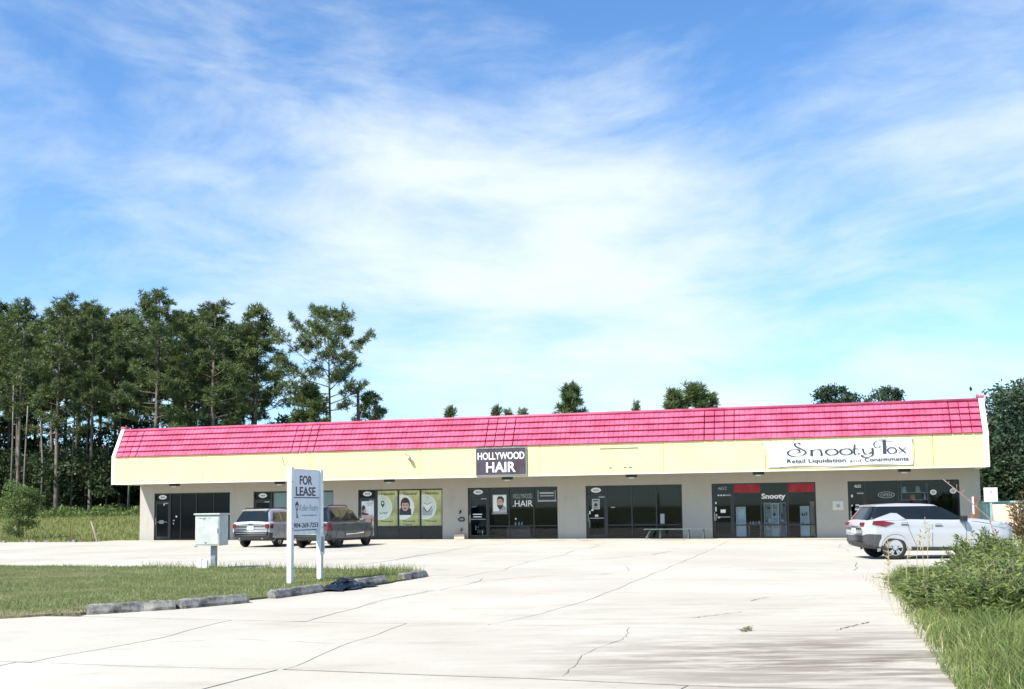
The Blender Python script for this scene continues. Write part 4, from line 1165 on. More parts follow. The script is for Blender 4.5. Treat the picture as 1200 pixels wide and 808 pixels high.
    def patch(poly, name, mat, proud=.012, s_=(1, -1)):
        for sg in s_:
            N_ = len(poly); cxm = sum(q[0] for q in poly) / N_; czm = sum(q[1] for q in poly) / N_
            sub = []
            for i in range(N_):
                a, b = poly[i], poly[(i + 1) % N_]
                for k in range(5): sub.append((a[0] + (b[0] - a[0]) * k / 5, a[1] + (b[1] - a[1]) * k / 5))
            N_ = len(sub); p = MB()
            vs = [(x, sg * (bodyside(x, z) + proud), z) for x, z in sub] + [(cxm, sg * (bodyside(cxm, czm) + proud + .006), czm)] + [(x, sg * (bodyside(x, z) - .03), z) for x, z in sub]
            p.add(vs, [(i, (i + 1) % N_, N_) for i in range(N_)] + [(i, (i + 1) % N_, N_ + 1 + (i + 1) % N_, N_ + 1 + i) for i in range(N_)]); p.build(name, mat, root)
    for ln in sp.get('gaps', []):
        for sg in (1, -1):
            p = MB(); Q = []
            for a, b in zip(ln[:-1], ln[1:]):
                for k in range(6): Q.append((a[0] + (b[0] - a[0]) * k / 6, a[1] + (b[1] - a[1]) * k / 6))
            Q.append(ln[-1])
            L2 = []; R2 = []
            for i, q in enumerate(Q):
                d_ = (Vector(Q[min(i + 1, len(Q) - 1)]) - Vector(Q[max(i - 1, 0)])).normalized(); nn_ = Vector((-d_.y, d_.x)) * .006
                for lst, s2 in ((L2, 1), (R2, -1)): x, z = q[0] + nn_.x * s2, q[1] + nn_.y * s2; lst.append((x, sg * (bodyside(x, z) + .003), z))
            k = len(L2); p.add(L2 + R2, [(i, i + 1, k + i + 1, k + i) for i in range(k - 1)]); p.build('panel_gap', M['black'], root)
    for poly in sp.get('chrome_strips', []): patch(poly, 'side_moulding', M['chrome'])
    for (x, z) in sp['handles']:
        for sg in (1, -1): MB().box(x - .11, x + .11, sg * (bodyside(x, z) + .02) - .015, sg * (bodyside(x, z) + .02) + .015, z - .016, z + .016).build('door_handle', sp.get('handlemat', sp['paint']), root, bevel=.01); 
        patch([(x - .09, z - .04), (x + .09, z - .04), (x + .09, z + .03), (x - .09, z + .03)], 'handle_recess', M['black'], .002)
    # lamps
    for poly in sp['tail']: patch(poly, 'tail_light', M['redlens'], .02)
    for poly in sp['head']: patch(poly, 'headlight', M['clearlens'], .012)
    xr = xs[0]
    for sg in (1, -1):
        if 'tail_rear' in sp:
            a, b, c, d = sp['tail_rear']
            p = MB(); p.box(xr - .012 + .0, xr + .16, min(sg * a, sg * b), max(sg * a, sg * b), c, d); p.build('tail_light', M['redlens'], root, bevel=.02)
        mx, mz = sp['mirror']; hwm = hwf(mx)
        p = MB(); p.box(mx - .07, mx + .09, min(sg * (hwm - .02), sg * (hwm + .2)), max(sg * (hwm - .02), sg * (hwm + .2)), mz, mz + .15); p.build('wing_mirror', sp.get('mirrormat', sp['paint']), root, bevel=.03)
        if sp.get('rails'):
            x0, x1 = sp['rails']; p = MB(); yy = sg * (g['hr'] - .07); zz = z1 + .045
            p.tube([(x0, yy, zz - .03), (x0 + .12, yy, zz + .035), (x1 - .15, yy, zz + .035), (x1, yy, zz - .03)], .02, 8); p.build('roof_rail', sp.get('railmat', M['black']), root, smooth=True)
    pz = sp['plate']; MB().box(xr - .022, xr + .02, -.16, .16, pz - .08, pz + .08).build('licence_plate', M['mint'], root, bevel=.008)
    for (y0, y1, za, zb_, mt) in sp.get('rearbits', []): MB().box(xr - .02, xr + .03, y0, y1, za, zb_).build('tailgate_trim', M[mt], root, bevel=.006)
    p = MB(); zs = z1 + .01; p.prism([(g['rr'] + .25, zs + .02), (g['rr'] - .1, zs - .005), (g['rr'] - .08, zs - .05), (g['rr'] + .2, zs - .03)], lambda a, b, t: (a, t, b), -g['hr'] + .06, g['hr'] - .06); p.build('rear_spoiler', sp['paint'], root)
    for q in sp.get('exhaust', []): MB().tube([(xr + .02, q, zbf(xr + .1) + .02), (xr + .2, q, zbf(xr + .1) + .02)], .035, 10).build('exhaust_pipe', M['galv'], root)
    # underside and axle shadow mass
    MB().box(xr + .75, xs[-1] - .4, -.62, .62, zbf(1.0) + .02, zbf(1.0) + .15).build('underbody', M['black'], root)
    return root


HD = math.atan2(math.cos(TH), math.sin(TH))      # nose towards the shops
kicks = dict(name='parked_crossover', cat='car', paint=M['silverpaint'], wb=2.62, R=.335, track=.765, clad=3, rear_clad=6, rear_len=.5, spokes=5, arch=.07, archmat=M['silverpaint'],
    body=[(-.86, .46, .90, .70), (-.84, .42, 1.0, .76), (-.76, .36, 1.09, .82), (-.55, .30, 1.13, .865), (0, .24, 1.145, .885), (1.3, .22, 1.115, .88), (2.15, .22, 1.10, .88), (2.5, .22, 1.085, .88), (3.0, .24, 1.03, .865), (3.25, .28, .96, .82), (3.38, .34, .88, .74), (3.44, .42, .76, .62)],
    gh=dict(z=(1.10, 1.53), rb=-.74, rr=-.42, fb=2.18, fr=1.30, hb=.80, hr=.60, roofline=.80, pillar=M['carglass'],
            wins=[[(.30, 1.125), (1.0, 1.12), (.98, 1.46), (.42, 1.44), (.10, 1.34)], [(1.08, 1.12), (1.98, 1.13), (1.42, 1.46), (1.06, 1.46)]]),
    gaps=[[(.36, 1.10), (.42, .8), (.62, .34)], [(1.06, 1.1), (1.06, .34)], [(1.98, 1.1), (2.02, .8), (2.0, .34)], [(2.2, 1.06), (2.7, .98)]],
    handles=[(.28, 1.0), (1.24, .96)], handlemat=M['silverpaint'],
    tail=[[(-.60, 1.07), (-.36, 1.10), (.0, 1.03), (-.26, .93), (-.62, .99)]], head=[[(2.72, .93), (3.05, .98), (3.22, .90), (3.1, .85)]],
    mirror=(1.9, 1.06), mirrormat=M['black'], plate=.80, tail_rear=(.52, .74, .94, 1.05), rearbits=[(-.28, .28, .89, .92, 'chrome')], exhaust=[.4], chrome_strips=[])
c1 = make_car(kicks, (10.76, 29.86, .004), 0.0, 'pale silver crossover with dark floating roof pillars parked side on at the right')
# the silver wedge that rises behind the rear door
mbq = MB()
for sg in (1, -1):
    vs = [(-.60, sg * .845, 1.09), (.34, sg * .845, 1.12), (.1, sg * .80, 1.30), (-.05, sg * .785, 1.31), (-.5, sg * .80, 1.16)]
    vs2 = [(x, y - sg * .09, z) for x, y, z in vs]
    mbq.add(vs + vs2, [(0, 1, 2, 3, 4), (5, 6, 7, 8, 9)] + [(i, (i + 1) % 5, 5 + (i + 1) % 5, 5 + i) for i in range(5)])
mbq.build('rear_shoulder', M['silverpaint'], c1)

edge = dict(name='parked_suv', cat='car', paint=M['whitepaint'], wb=2.82, R=.36, track=.80, clad=3, rear_clad=5, rear_len=.3, spokes=5, arch=.03, archmat=M['whitepaint'],
    body=[(-.97, .50, .96, .80), (-.95, .44, 1.04, .86), (-.88, .36, 1.09, .91), (-.6, .30, 1.11, .945), (0, .26, 1.10, .96), (1.5, .24, 1.07, .96), (2.3, .24, 1.06, .96), (2.8, .24, 1.03, .95), (3.3, .28, .96, .91), (3.55, .34, .86, .82), (3.68, .44, .74, .68)],
    gh=dict(z=(1.06, 1.62), rb=-.9, rr=-.52, fb=2.3, fr=1.35, hb=.87, hr=.67,
            wins=[[(-.55, 1.13), (.22, 1.12), (.22, 1.5), (-.3, 1.5)], [(.3, 1.12), (1.1, 1.12), (1.1, 1.52), (.3, 1.52)], [(1.18, 1.12), (2.0, 1.12), (1.5, 1.5), (1.18, 1.52)]]),
    gaps=[[(.26, 1.08), (.3, .8), (.45, .36)], [(1.14, 1.08), (1.14, .34)], [(2.05, 1.05), (2.05, .34)]], handles=[(.45, .97), (1.3, .95)],
    tail=[[(-.86, 1.02), (-.66, 1.02), (-.68, .82), (-.88, .82)]], head=[[(3.05, .88), (3.35, .88), (3.4, .78), (3.15, .76)]],
    mirror=(1.95, 1.05), plate=.83, tail_rear=(.70, .86, .82, 1.02), rails=(-.4, 1.2), exhaust=[-.55, .55], rearbits=[(-.55, .55, .935, .965, 'chrome'), (-.09, .09, .985, 1.03, 'ink'), (-.72, .72, .6, .615, 'inkgrey')])
p_ = Vector((-10.28, 45.3, 0)) + Vector((-AX.x, -AX.y, 0)) * .90
make_car(edge, (p_.x, p_.y, .004), HD, 'pale silver SUV seen from behind between the utility box and the FOR LEASE sign')
tell = dict(name='parked_suv', cat='car', paint=M['greypaint'], wb=2.9, R=.385, track=.83, clad=3, rear_clad=4, rear_len=.3, spokes=9, rim=M['blackrim'], arch=.04, archmat=M['greypaint'],
    body=[(-1.10, .50, .98, .86), (-1.08, .44, 1.06, .91), (-1.0, .36, 1.09, .95), (-.7, .32, 1.10, .98), (0, .28, 1.09, .99), (1.5, .26, 1.07, .99), (2.3, .26, 1.08, .99), (2.9, .26, 1.06, .98), (3.4, .3, 1.0, .95), (3.68, .36, .92, .88), (3.8, .46, .82, .78)],
    gh=dict(z=(1.06, 1.70), rb=-1.02, rr=-.80, fb=2.25, fr=1.45, hb=.89, hr=.72,
            wins=[[(-.78, 1.13), (.1, 1.13), (.1, 1.58), (-.62, 1.58)], [(.18, 1.13), (1.1, 1.13), (1.1, 1.58), (.18, 1.58)], [(1.18, 1.13), (2.0, 1.13), (1.55, 1.56), (1.18, 1.58)]]),
    gaps=[[(.14, 1.06), (.25, .8), (.5, .38)], [(1.14, 1.05), (1.14, .38)], [(2.05, 1.05), (2.05, .38)]], handles=[(.35, .99), (1.35, .98)],
    tail=[[(-.99, 1.07), (-.86, 1.07), (-.86, .72), (-1.0, .72)]], head=[[(3.2, .92), (3.5, .9), (3.52, .78), (3.25, .78)]], chrome_strips=[[(.5, .52), (2.35, .56), (2.35, .62), (.5, .57)]],
    mirror=(1.95, 1.04), plate=.84, tail_rear=(.82, .92, .74, 1.06), rails=(-.6, 1.3), exhaust=[-.6, .6], rearbits=[(-.5, .5, .95, .98, 'chrome'), (-.6, .6, .56, .6, 'galv')])
p_ = Vector((-7.30, 43.4, 0)) + Vector((-AX.x, -AX.y, 0)) * .94
make_car(tell, (p_.x, p_.y, .004), HD, 'dark grey boxy SUV parked nose in behind the FOR LEASE sign')

# ------------------------------------------------------------------ sign, box, stops, posts
SA = math.atan2(1.2, .41)
t = empty('lease_sign', (-4.77, 22.0, .0), SA, 'white two post FOR LEASE sign standing in the grass island', 'sign')
SWd = 1.27
for x in (0, SWd):
    p = MB(); p.box(x - .055, x + .055, -.055, .055, -.05, 2.52 - (.02 if x else 0)); p.build('post', M['postwhite'], t, bevel=.006)
MB().box(.058, SWd - .058, -.012, .012, 1.13, 2.46).build('panel', M['sheet'], t)
p = MB(); p.box(.058, SWd - .058, -.03, .03, 1.06, 1.125); p.box(.058, SWd - .058, -.022, .022, 2.462, 2.49); p.build('rail', M['postwhite'], t)
pw, px0, pt, ph = SWd - .116, .058, 2.46, 1.33
def ptxt(mb, s_, l, r_, top, bot, b=.0): text_mb(s_, px0 + pw * l, pt - ph * bot, pw * (r_ - l), ph * (bot - top), -.0125, mb=mb, bold=b)
p = MB(); ptxt(p, 'FOR', .26, .72, .085, .235, .02); ptxt(p, 'LEASE', .12, .85, .27, .42, .02); ptxt(p, '904-269-7253', .05, .95, .86, .94, .012); p.box(px0 + .02, px0 + pw - .02, -.0165, -.0125, pt - ph * .455, pt - ph * .44); p.box(px0 + .02, px0 + pw - .02, -.0165, -.0125, pt - ph * .985, pt - ph * .972)
# lantern shaped key emblem
cx = px0 + pw * .16; zt_ = pt - ph * .53
p.flat([(cx - .075, zt_ - .055), (cx + .075, zt_ - .055), (cx + .04, zt_), (cx, zt_ + .03), (cx - .04, zt_)], -.0125, 0, .004)
for sg in (-1, 1): p.flat([(cx + sg * .06, zt_ - .055), (cx + sg * .035, zt_ - .055), (cx + sg * .02, zt_ - .14), (cx + sg * .035, zt_ - .14)], -.0125, 0, .004)
p.box(cx - .04, cx + .04, -.0165, -.0125, zt_ - .16, zt_ - .14); p.box(cx - .014, cx + .014, -.0165, -.0125, zt_ - .34, zt_ - .16); p.box(cx + .014, cx + .05, -.0165, -.0125, zt_ - .33, zt_ - .3); p.box(cx + .014, cx + .04, -.0165, -.0125, zt_ - .28, zt_ - .26)
p.build('lettering', M['ink'], t)
p = MB(); ptxt(p, 'Keller Realty', .26, .95, .56, .70, -.006); ptxt(p, 'property management', .34, .9, .725, .76, .0); p.build('name_lettering', M['inkgrey'], t)
p = text_mb('FOR', px0 + pw * .28, pt - ph * .235, pw * .46, ph * .15, 0, bold=.02); text_mb('LEASE', px0 + pw * .15, pt - ph * .42, pw * .73, ph * .15, 0, mb=p, bold=.02)
p.v = [(SWd - q[0], .0165 - q[1] - .004, q[2]) for q in p.v]; p.build('rear_lettering', M['ink'], t)
for x in (0, SWd):
    for z in (.35, 1.2, 2.2):
        MB().box(x - .012, x + .012, -.066, -.054, z - .012, z + .012).build('bolt_head', M['galv'], t)
o = MB(); o.prism([(-.1, .0), (.1, .0), (.1, .42), (-.1, .58)], lambda a, b, t_: (a, t_, b), -.07, .03); fb = o.build('flyer_box', M['white'], None, bevel=.006)
q = Vector((-4.77, 22, 0)) + Vector((math.cos(SA), math.sin(SA), 0)) * (SWd - .13) + Vector((math.sin(SA), -math.cos(SA), 0)) * .065
fb.location = (q.x, q.y, .60); fb.rotation_euler.z = SA; tag(fb, 'small white slant topped flyer box hung on the far post of the lease sign', 'flyer box')
MB().box(-.06, .06, -.074, -.0705, .06, .4).build('slot', M['inkgrey'], fb)
# sun-bleached pale green utility cabinet on a post
t = empty('utility_cabinet', (-8.43, 28.75, 0), rad(-10), 'pale green metal utility box on a square steel post above the grass island', 'utility box')
MB().box(-.36, .36, -.28, .28, .64, 1.49).build('cabinet', M['boxgreen'], t, bevel=.012)
MB().box(-.39, .39, -.32, .3, 1.491, 1.535).build('lid', M['boxgreen'], t, bevel=.008)
MB().box(-.33, .33, -.291, -.281, .68, 1.43).build('door', M['boxgreen'], t, bevel=.004)
p = MB()
for (x, z, w, h) in ((-.2, 1.40, .16, .03), (-.08, 1.395, .1, .05), (-.1, 1.36, .05, .04), (.08, 1.41, .14, .02), (-.04, .72, .1, .05)): p.add([(x - w / 2, -.2935, z + h / 2), (x + w / 2, -.2935, z + h / 2 - .005), (x + w * .3, -.2935, z - h / 2), (x - w * .2, -.2935, z - h * .4)], [(0, 1, 2, 3)])
p.build('flaked_patch', M['boxdark'], t)
MB().box(-.38, -.3, -.3, -.26, .6, .638).build('hinge', M['boxdark'], t)
MB().box(.30, .325, -.305, -.292, 1.0, 1.12).build('latch', M['galv'], t)
MB().box(-.0, .14, -.07, .07, -.05, .638).build('post', M['galv'], t, bevel=.008)
for a, hgt in ((-.2, .26), (-.05, .22)):
    o = MB().box(-.07, .07, -.05, .05, 0, hgt).build('block', M['vinyl'], None, bevel=.01); o.location = (-8.43 + a, 28.3, .03); tag(o, 'small pale block at the foot of the utility box post, ' + ('left one' if a < -.1 else 'right one'), 'block')


def wheel_stop(a0, d0, a1, d1, label, mat='stop', seed=0, tilt=0.0, z=.0):
    A_, B_ = B(a0, d0), B(a1, d1); L = (B_ - A_).length; ang = math.atan2((B_ - A_).y, (B_ - A_).x)
    t = empty('wheel_stop', ((A_.x + B_.x) / 2, (A_.y + B_.y) / 2, z), ang, label, 'wheel stop', 'concrete wheel stops along the drive')
    t.rotation_euler.x = tilt
    r_ = random.Random(seed); n = 22; ring = [(-.13, 0), (-.13, .05), (-.085, .135), (-.05, .155), (.05, .155), (.085, .135), (.13, .05), (.13, 0)]; vs = []
    for i in range(n + 1):
        x = -L / 2 + L * i / n; e = .86 if i in (0, n) else 1
        for y, zz in ring:
            c = r_.gauss(0, .003); bite = -.05 * math.exp(-((i - n * .62) / 1.6) ** 2) * (y < -.04) * (seed == 1)
            vs.append((x, (y - bite * .8) * e + c, max(0, zz * e + c + bite * (zz > .04))))
    k = len(ring); p = MB(); p.add(vs, [(i * k + j, i * k + (j + 1) % k, (i + 1) * k + (j + 1) % k, (i + 1) * k + j) for i in range(n) for j in range(k)] + [tuple(range(k)), tuple(range(n * k, n * k + k))[::-1]])
    p.build('block', M[mat], t)
    for q in (-.3, .3): MB().tube([(L * q, 0, .13), (L * q, 0, .162 if mat == 'stop' else .165)], .02, 8).build('steel_pin', M['rust'], t)
    return t


wheel_stop(25.22, 36.85, 26.12, 35.86, 'worn grey wheel stop at the near end of the row with a chipped front edge', seed=1)
wheel_stop(26.16, 35.8, 26.72, 34.62, 'dark weathered wheel stop second in the row butted against the chipped one', seed=2)
wheel_stop(26.78, 33.85, 27.0, 32.3, 'grey wheel stop lying in front of the lease sign', seed=3)
wheel_stop(27.28, 31.3, 27.42, 30.1, 'tilted dark wheel stop half covered in black plastic', seed=4, tilt=rad(-9), z=.02)
wheel_stop(27.45, 29.2, 27.52, 27.9, 'small pale wheel stop overgrown with grass at the tip of the island', seed=5)
# black plastic crumpled over the broken stop
n = 18; vs = []; fs_ = []; rr = random.Random(4)
ca = B(27.2, 31.55)
for j in range(n + 1):
    for i in range(n + 1):
        x, y = -.75 + 1.5 * i / n, -.34 + .68 * j / n; e = math.exp(-(x / .55) ** 2 - (y / .22) ** 2)
        ed = max(abs(x) / .75, abs(y) / .34) > .8
        vs.append((x + rr.gauss(0, .02), y + rr.gauss(0, .02) + .06 * math.sin(x * 9) * ed, max(.012, .20 * e + .02 + (0 if ed else rr.uniform(-.02, .025)))))
for j in range(n):
    for i in range(n): fs_.append((j * (n + 1) + i, j * (n + 1) + i + 1, (j + 1) * (n + 1) + i + 1, (j + 1) * (n + 1) + i))
p = MB(); p.add(vs, fs_); o = p.build('plastic_sheet', M['tarp'], None); o.location = (ca.x, ca.y, .0); o.rotation_euler.z = math.atan2(1.4, .5); tag(o, 'crumpled black plastic sheet draped on the tilted wheel stop', 'plastic sheet')

# leaning posts on the edge of the meadow
def stick(x, y, h, r_, dx, label, mat):
    z = float(terrain(x, y)); o = MB().tube([(0, 0, -.1), (dx * .5, .01, h * .5), (dx, 0, h)], [r_, r_ * .95, r_ * .85], 7).build('wooden_post', M[mat], None); o.location = (x, y, z); tag(o, label, 'post', 'old fence posts in the meadow')
stick(-23.3, 57.6, 1.15, .06, -.38, 'pale bleached post leaning left at the car park edge', 'wood')
stick(-25.3, 58.6, 1.0, .03, .03, 'thin dark upright stake left of the leaning post', 'rust')
stick(-27.6, 60.5, .95, .03, .0, 'thin grey stake nearest the round shrub', 'twig')
rr = random.Random(12)
for k_ in range(16):
    a, d = rr.uniform(-8.5, -.3), rr.uniform(2.2, 3.3); s_ = rr.uniform(.06, .22)
    if k_ > 12: a, d = rr.uniform(-2.6, -1.8), rr.uniform(2.4, 3.0)
    c = B(a, d); mbx = MB(); vs = [(rr.uniform(.6, 1) * s_ * math.cos(t * 1.05), rr.uniform(.6, 1) * s_ * math.sin(t * 1.05), 0) for t in range(6)]; vs += [(x * .6, y * .6, s_ * rr.uniform(.4, .7)) for x, y, z in vs]
    mbx.add(vs, [tuple(range(5, -1, -1)), tuple(range(6, 12))] + [(i, (i + 1) % 6, 6 + (i + 1) % 6, 6 + i) for i in range(6)]); o = mbx.build('rubble_lump', M['twig' if rr.random() < .5 else 'stop'], None); o.location = (c.x, c.y, .0)
    tag(o, 'small lump of broken concrete or brick along the meadow rim of the car park', 'rubble', 'rubble along the meadow rim')

# right hand side: notice on a green post, narrow panel, green container
t = empty('notice_post', (17.7, 38.0, 0), rad(-8), 'blank white notice on a green post beyond the silver crossover', 'sign')
MB().box(-.035, .035, -.02, .02, -.05, 1.62).build('post', M['teal'], t); MB().box(-.24, .24, -.045, -.022, 1.6, 2.12).build('board', M['white'], t, bevel=.006)
p = MB(); p.box(-.04, .05, -.05, -.0455, 1.93, 1.99); p.build('mark', M['inkgrey'], t)
t = empty('narrow_sign', (15.9, 35.6, 0), rad(70), 'narrow white sign edge on between the wall end and the notice post', 'sign')
MB().box(-.04, .04, -.04, .04, -.05, 1.2).build('post', M['rust'], t); MB().box(-.25, .25, -.07, -.042, 1.18, 1.78).build('board', M['white'], t)
o = MB().box(-.06, .06, -.06, .06, -.05, 1.82).build('brown_post', M['rust'], None); o.location = (16.75, 37.2, 0); tag(o, 'square rusty brown post between two white signs', 'post')
t = empty('green_container', (22.6, 46.6, 0), rad(-15), 'faded teal steel container behind the notice post', 'container')
MB().box(-1.3, 1.3, -.9, .9, .12, 1.55).build('body', M['teal'], t, bevel=.02)
for q in range(7): MB().box(-1.2 + q * .38, -1.1 + q * .38, -.96, -.901, .16, 1.5).build('rib', M['teal'], t)
MB().box(-1.36, 1.36, -.97, .95, 1.551, 1.63).build('rim', M['teal'], t)
for q in (-1.0, .9): MB().tube([(q, -.8, .07), (q, .8, .07)], .07, 8).build('skid', M['rust'], t)
o = MB().box(-.55, .55, -.05, .05, .0, .95).build('tan_board', M['tan'], None); o.location = (21.0, 43.6, .55); o.rotation_euler = (rad(-12), 0, rad(-12)); tag(o, 'pinkish tan board leaning in front of the teal container', 'board')
MB().box(-.5, .5, -.35, .35, 0, .56).build('pallet_stack', M['wood'], None); o = bpy.data.objects['pallet_stack']; o.location = (21.0, 43.6, -.02); o.rotation_euler.z = rad(-12); tag(o, 'low stack of boards carrying the tan board', 'boards')

# ------------------------------------------------------------------ trees and plants
def unit(R, n):
    v_ = R.normal(size=(n, 3)); return v_ / np.linalg.norm(v_, axis=1)[:, None]


def needle_mesh(R, cen, dr, K, ln, wd, fwd=.55):
    """tufts of narrow needles bursting from each centre"""
    n = len(cen); c = np.repeat(cen, K, 0); d = np.repeat(dr, K, 0) * fwd + unit(R, n * K)
    d /= np.linalg.norm(d, axis=1)[:, None]
    sd = np.cross(d, unit(R, n * K)); sd /= np.linalg.norm(sd, axis=1)[:, None] + 1e-9
    L = ln * R.uniform(.6, 1.25, n * K)[:, None]
    b = c + d * L * .05; sd = sd * wd / 2
    V = np.stack([b - sd * .5, b + sd * .5, c + d * L * .6 + sd, c + d * L, c + d * L * .6 - sd], 1).reshape(-1, 3)
    o = np.arange(n * K)[:, None] * 5
    F = np.concatenate([o + np.array([0, 1, 2]), o + np.array([0, 2, 4]), o + np.array([4, 2, 3])], 0)
    return V, F


def leaf_mesh(R, cen, dr, ln, wd, fwd=.3):
    n = len(cen); d = dr * fwd + unit(R, n); d /= np.linalg.norm(d, axis=1)[:, None]
    sd = np.cross(d, unit(R, n)); sd /= np.linalg.norm(sd, axis=1)[:, None] + 1e-9
    L = (ln * R.uniform(.6, 1.3, n))[:, None]; Wd = (wd * R.uniform(.7, 1.2, n))[:, None] / 2
    nrm = np.cross(d, sd)
    V = np.stack([cen, cen + d * L * .45 + sd * Wd, cen + d * L + nrm * L * .08, cen + d * L * .45 - sd * Wd], 1).reshape(-1, 3)
    o = np.arange(n)[:, None] * 4
    return V, np.concatenate([o + np.array([0, 1, 2]), o + np.array([0, 2, 3])], 0)


def pine(seed, h, crown, spread, nb=30, K=20, ln=.44, wd=.060, dens=.62, mat='needle', upw=.5, flat=1.0, lean=0.0, bark='bark', low=0, cone=False):
    """a tall bare-stemmed pine; returns the trunk and crown meshes"""
    R = np.random.default_rng(seed); rr = random.Random(seed)
    mb = MB(); r0 = .055 + h * .0085
    ph = rr.uniform(0, 6); path = lambda t: Vector((lean * t * h * .1 + .012 * h * math.sin(t * 3 + ph) * t, .012 * h * math.cos(t * 2.6 + ph) * t, t * h))
    mb.tube([path(t) for t in np.linspace(-.02, 1, 14)], [r0 * (1 - .82 * max(t, 0)) for t in np.linspace(-.02, 1, 14)], 7)
    T = []; D = []
    for i in range(nb + low):
        dead = i >= nb
        u = (i + rr.uniform(0, .8)) / nb if not dead else rr.uniform(-.5, 0)
        t = 1 - crown + crown * .97 * u if not dead else max(.2, 1 - crown + crown * u)
        az = i * 2.399 + rr.uniform(-.6, .6)
        prof = math.sin(math.pi * min(1, max(.02, .20 + .72 * u)) ** .9) ** .65 * (1 - .45 * max(0, u - .6) / .4)
        if cone: prof = .12 + .95 * (1 - u) ** .8
        L = spread * max(.18, prof) * rr.uniform(.55, 1.15)
        if dead: L = spread * rr.uniform(.2, .55)
        rise = .18 + .75 * max(u, 0) ** 1.3 + rr.uniform(-.15, .2)
        p0 = path(t); dv = Vector((math.cos(az), math.sin(az), rise * flat)).normalized()
        pts = [p0, p0 + dv * L * .5 + Vector((0, 0, -.03 * L)), p0 + dv * L + Vector((rr.uniform(-.1, .1) * L, rr.uniform(-.1, .1) * L, .08 * L))]
        rb = r0 * .30 * (1 - .55 * max(u, 0))
        mb.tube(pts, [rb, rb * .6, rb * .2], 5, cap=False)
        if dead: continue
        for k_ in range(int(3 + L * 1.6)):
            s_ = rr.uniform(.38, 1.0); q = pts[0].lerp(pts[1], s_ * 2) if s_ < .5 else pts[1].lerp(pts[2], s_ * 2 - 1)
            sl = L * .36 * (1.15 - s_ * .6) * rr.uniform(.6, 1.2); a2 = az + rr.choice((-1, 1)) * rr.uniform(.4, 1.2)
            dv2 = Vector((math.cos(a2), math.sin(a2), rr.uniform(.1, .9))).normalized(); e = q + dv2 * sl
            mb.tube([q, e], [rb * .3, rb * .1], 4, cap=False)
            for m_ in range(max(1, int(rr.uniform(3.5, 7.5) * dens))):
                c = e - dv2 * sl * rr.uniform(0, .55) + Vector((rr.gauss(0, .24), rr.gauss(0, .24), rr.gauss(0, .16)))
                T.append(c); D.append((dv2 + Vector((0, 0, upw))).normalized())
    for m_ in range(int(14 * dens)): T.append(path(1) + Vector((rr.gauss(0, .35), rr.gauss(0, .35), rr.uniform(-.7, .25)))); D.append(Vector((0, 0, 1)))
    V, F = needle_mesh(R, np.array(T), np.array(D), K, ln, wd, .38 if upw < 1 else .9)
    tm = bpy.data.meshes.new('trunk'); tm.from_pydata([tuple(p) for p in mb.v], [], mb.f)
    tm.materials.append(M[bark]); tm.polygons.foreach_set('use_smooth', [True] * len(tm.polygons))
    o = np_mesh('crown', V, F, M[mat]); cm = o.data; bpy.data.objects.remove(o)
    return tm, cm


def broadleaf(seed, h, rx, rz, cz, nl, ln, wd, mat, bark='barkgrey', clumps=90, shell=.55, stems=1, tr=.05):
    """rounded tree or shrub: limbs carrying leaf clumps through the crown's volume"""
    R = np.random.default_rng(seed); rr = random.Random(seed); mb = MB()
    cl = []
    for i in range(clumps):
        d = unit(R, 1)[0]; r_ = R.uniform(shell, 1.0) ** .6
        lob = 1 + .13 * math.sin(3 * math.atan2(d[1], d[0]) + seed) + .15 * math.sin(5 * d[2] + seed)
        cl.append(np.array([d[0] * rx * r_ * lob, d[1] * rx * r_ * lob, max(.08 * h, cz + d[2] * rz * r_ * min(lob, 1.05))]))
    for s_ in range(stems):
        off = Vector((rr.gauss(0, .12) * (stems > 1), rr.gauss(0, .12) * (stems > 1), -.1)); top = Vector((rr.gauss(0, rx * .15), rr.gauss(0, rx * .15), cz + rz * .3))
        r0 = tr * h * .35; mb.tube([off, off.lerp(top, .45), top], [r0, r0 * .7, r0 * .25], 8)
        for c in cl[s_::max(1, stems * 2)]:
            b = off.lerp(top, rr.uniform(.3, .8)); e = Vector(c); md = b.lerp(e, .5) + Vector((0, 0, .06 * h)); mb.tube([b, md, e], [r0 * .3, r0 * .18, r0 * .05], 5, cap=False)
    per = nl // clumps; cen = []; dr = []
    for c in cl:
        sg = rx * R.uniform(.10, .22)
        cen.append(c + np.clip(R.normal(size=(per, 3)), -1.5, 1.5) * np.array([sg, sg, sg * .7])); dd = c - np.array([0, 0, cz]); dr.append(np.repeat((dd / (np.linalg.norm(dd) + 1e-6))[None], per, 0))
    cen = np.concatenate(cen); dr = np.concatenate(dr) + np.array([0, 0, .3]); cen[:, 2] = np.maximum(cen[:, 2], .05)
    V, F = leaf_mesh(R, cen, dr, np.full(len(cen), ln), np.full(len(cen), wd))
    tm = bpy.data.meshes.new('trunk'); tm.from_pydata([tuple(p) for p in mb.v], [], mb.f); tm.materials.append(M[bark]); tm.polygons.foreach_set('use_smooth', [True] * len(tm.polygons))
    o = np_mesh('crown', V, F, M[mat]); cm = o.data; bpy.data.objects.remove(o)
    return tm, cm


def plant(name, meshes, loc, rz, sc, label, cat, group=None, parts=('trunk', 'crown')):
    t = empty(name, loc, rz, label, cat, group); t.scale = (sc, sc, sc) if not hasattr(sc, '__len__') else sc
    for nm, me in zip(parts, meshes):
        o = bpy.data.objects.new(nm, me); col.objects.link(o); o.parent = t
    return t


def at_px(px, D): return (px - 600) / 1199.3 * D


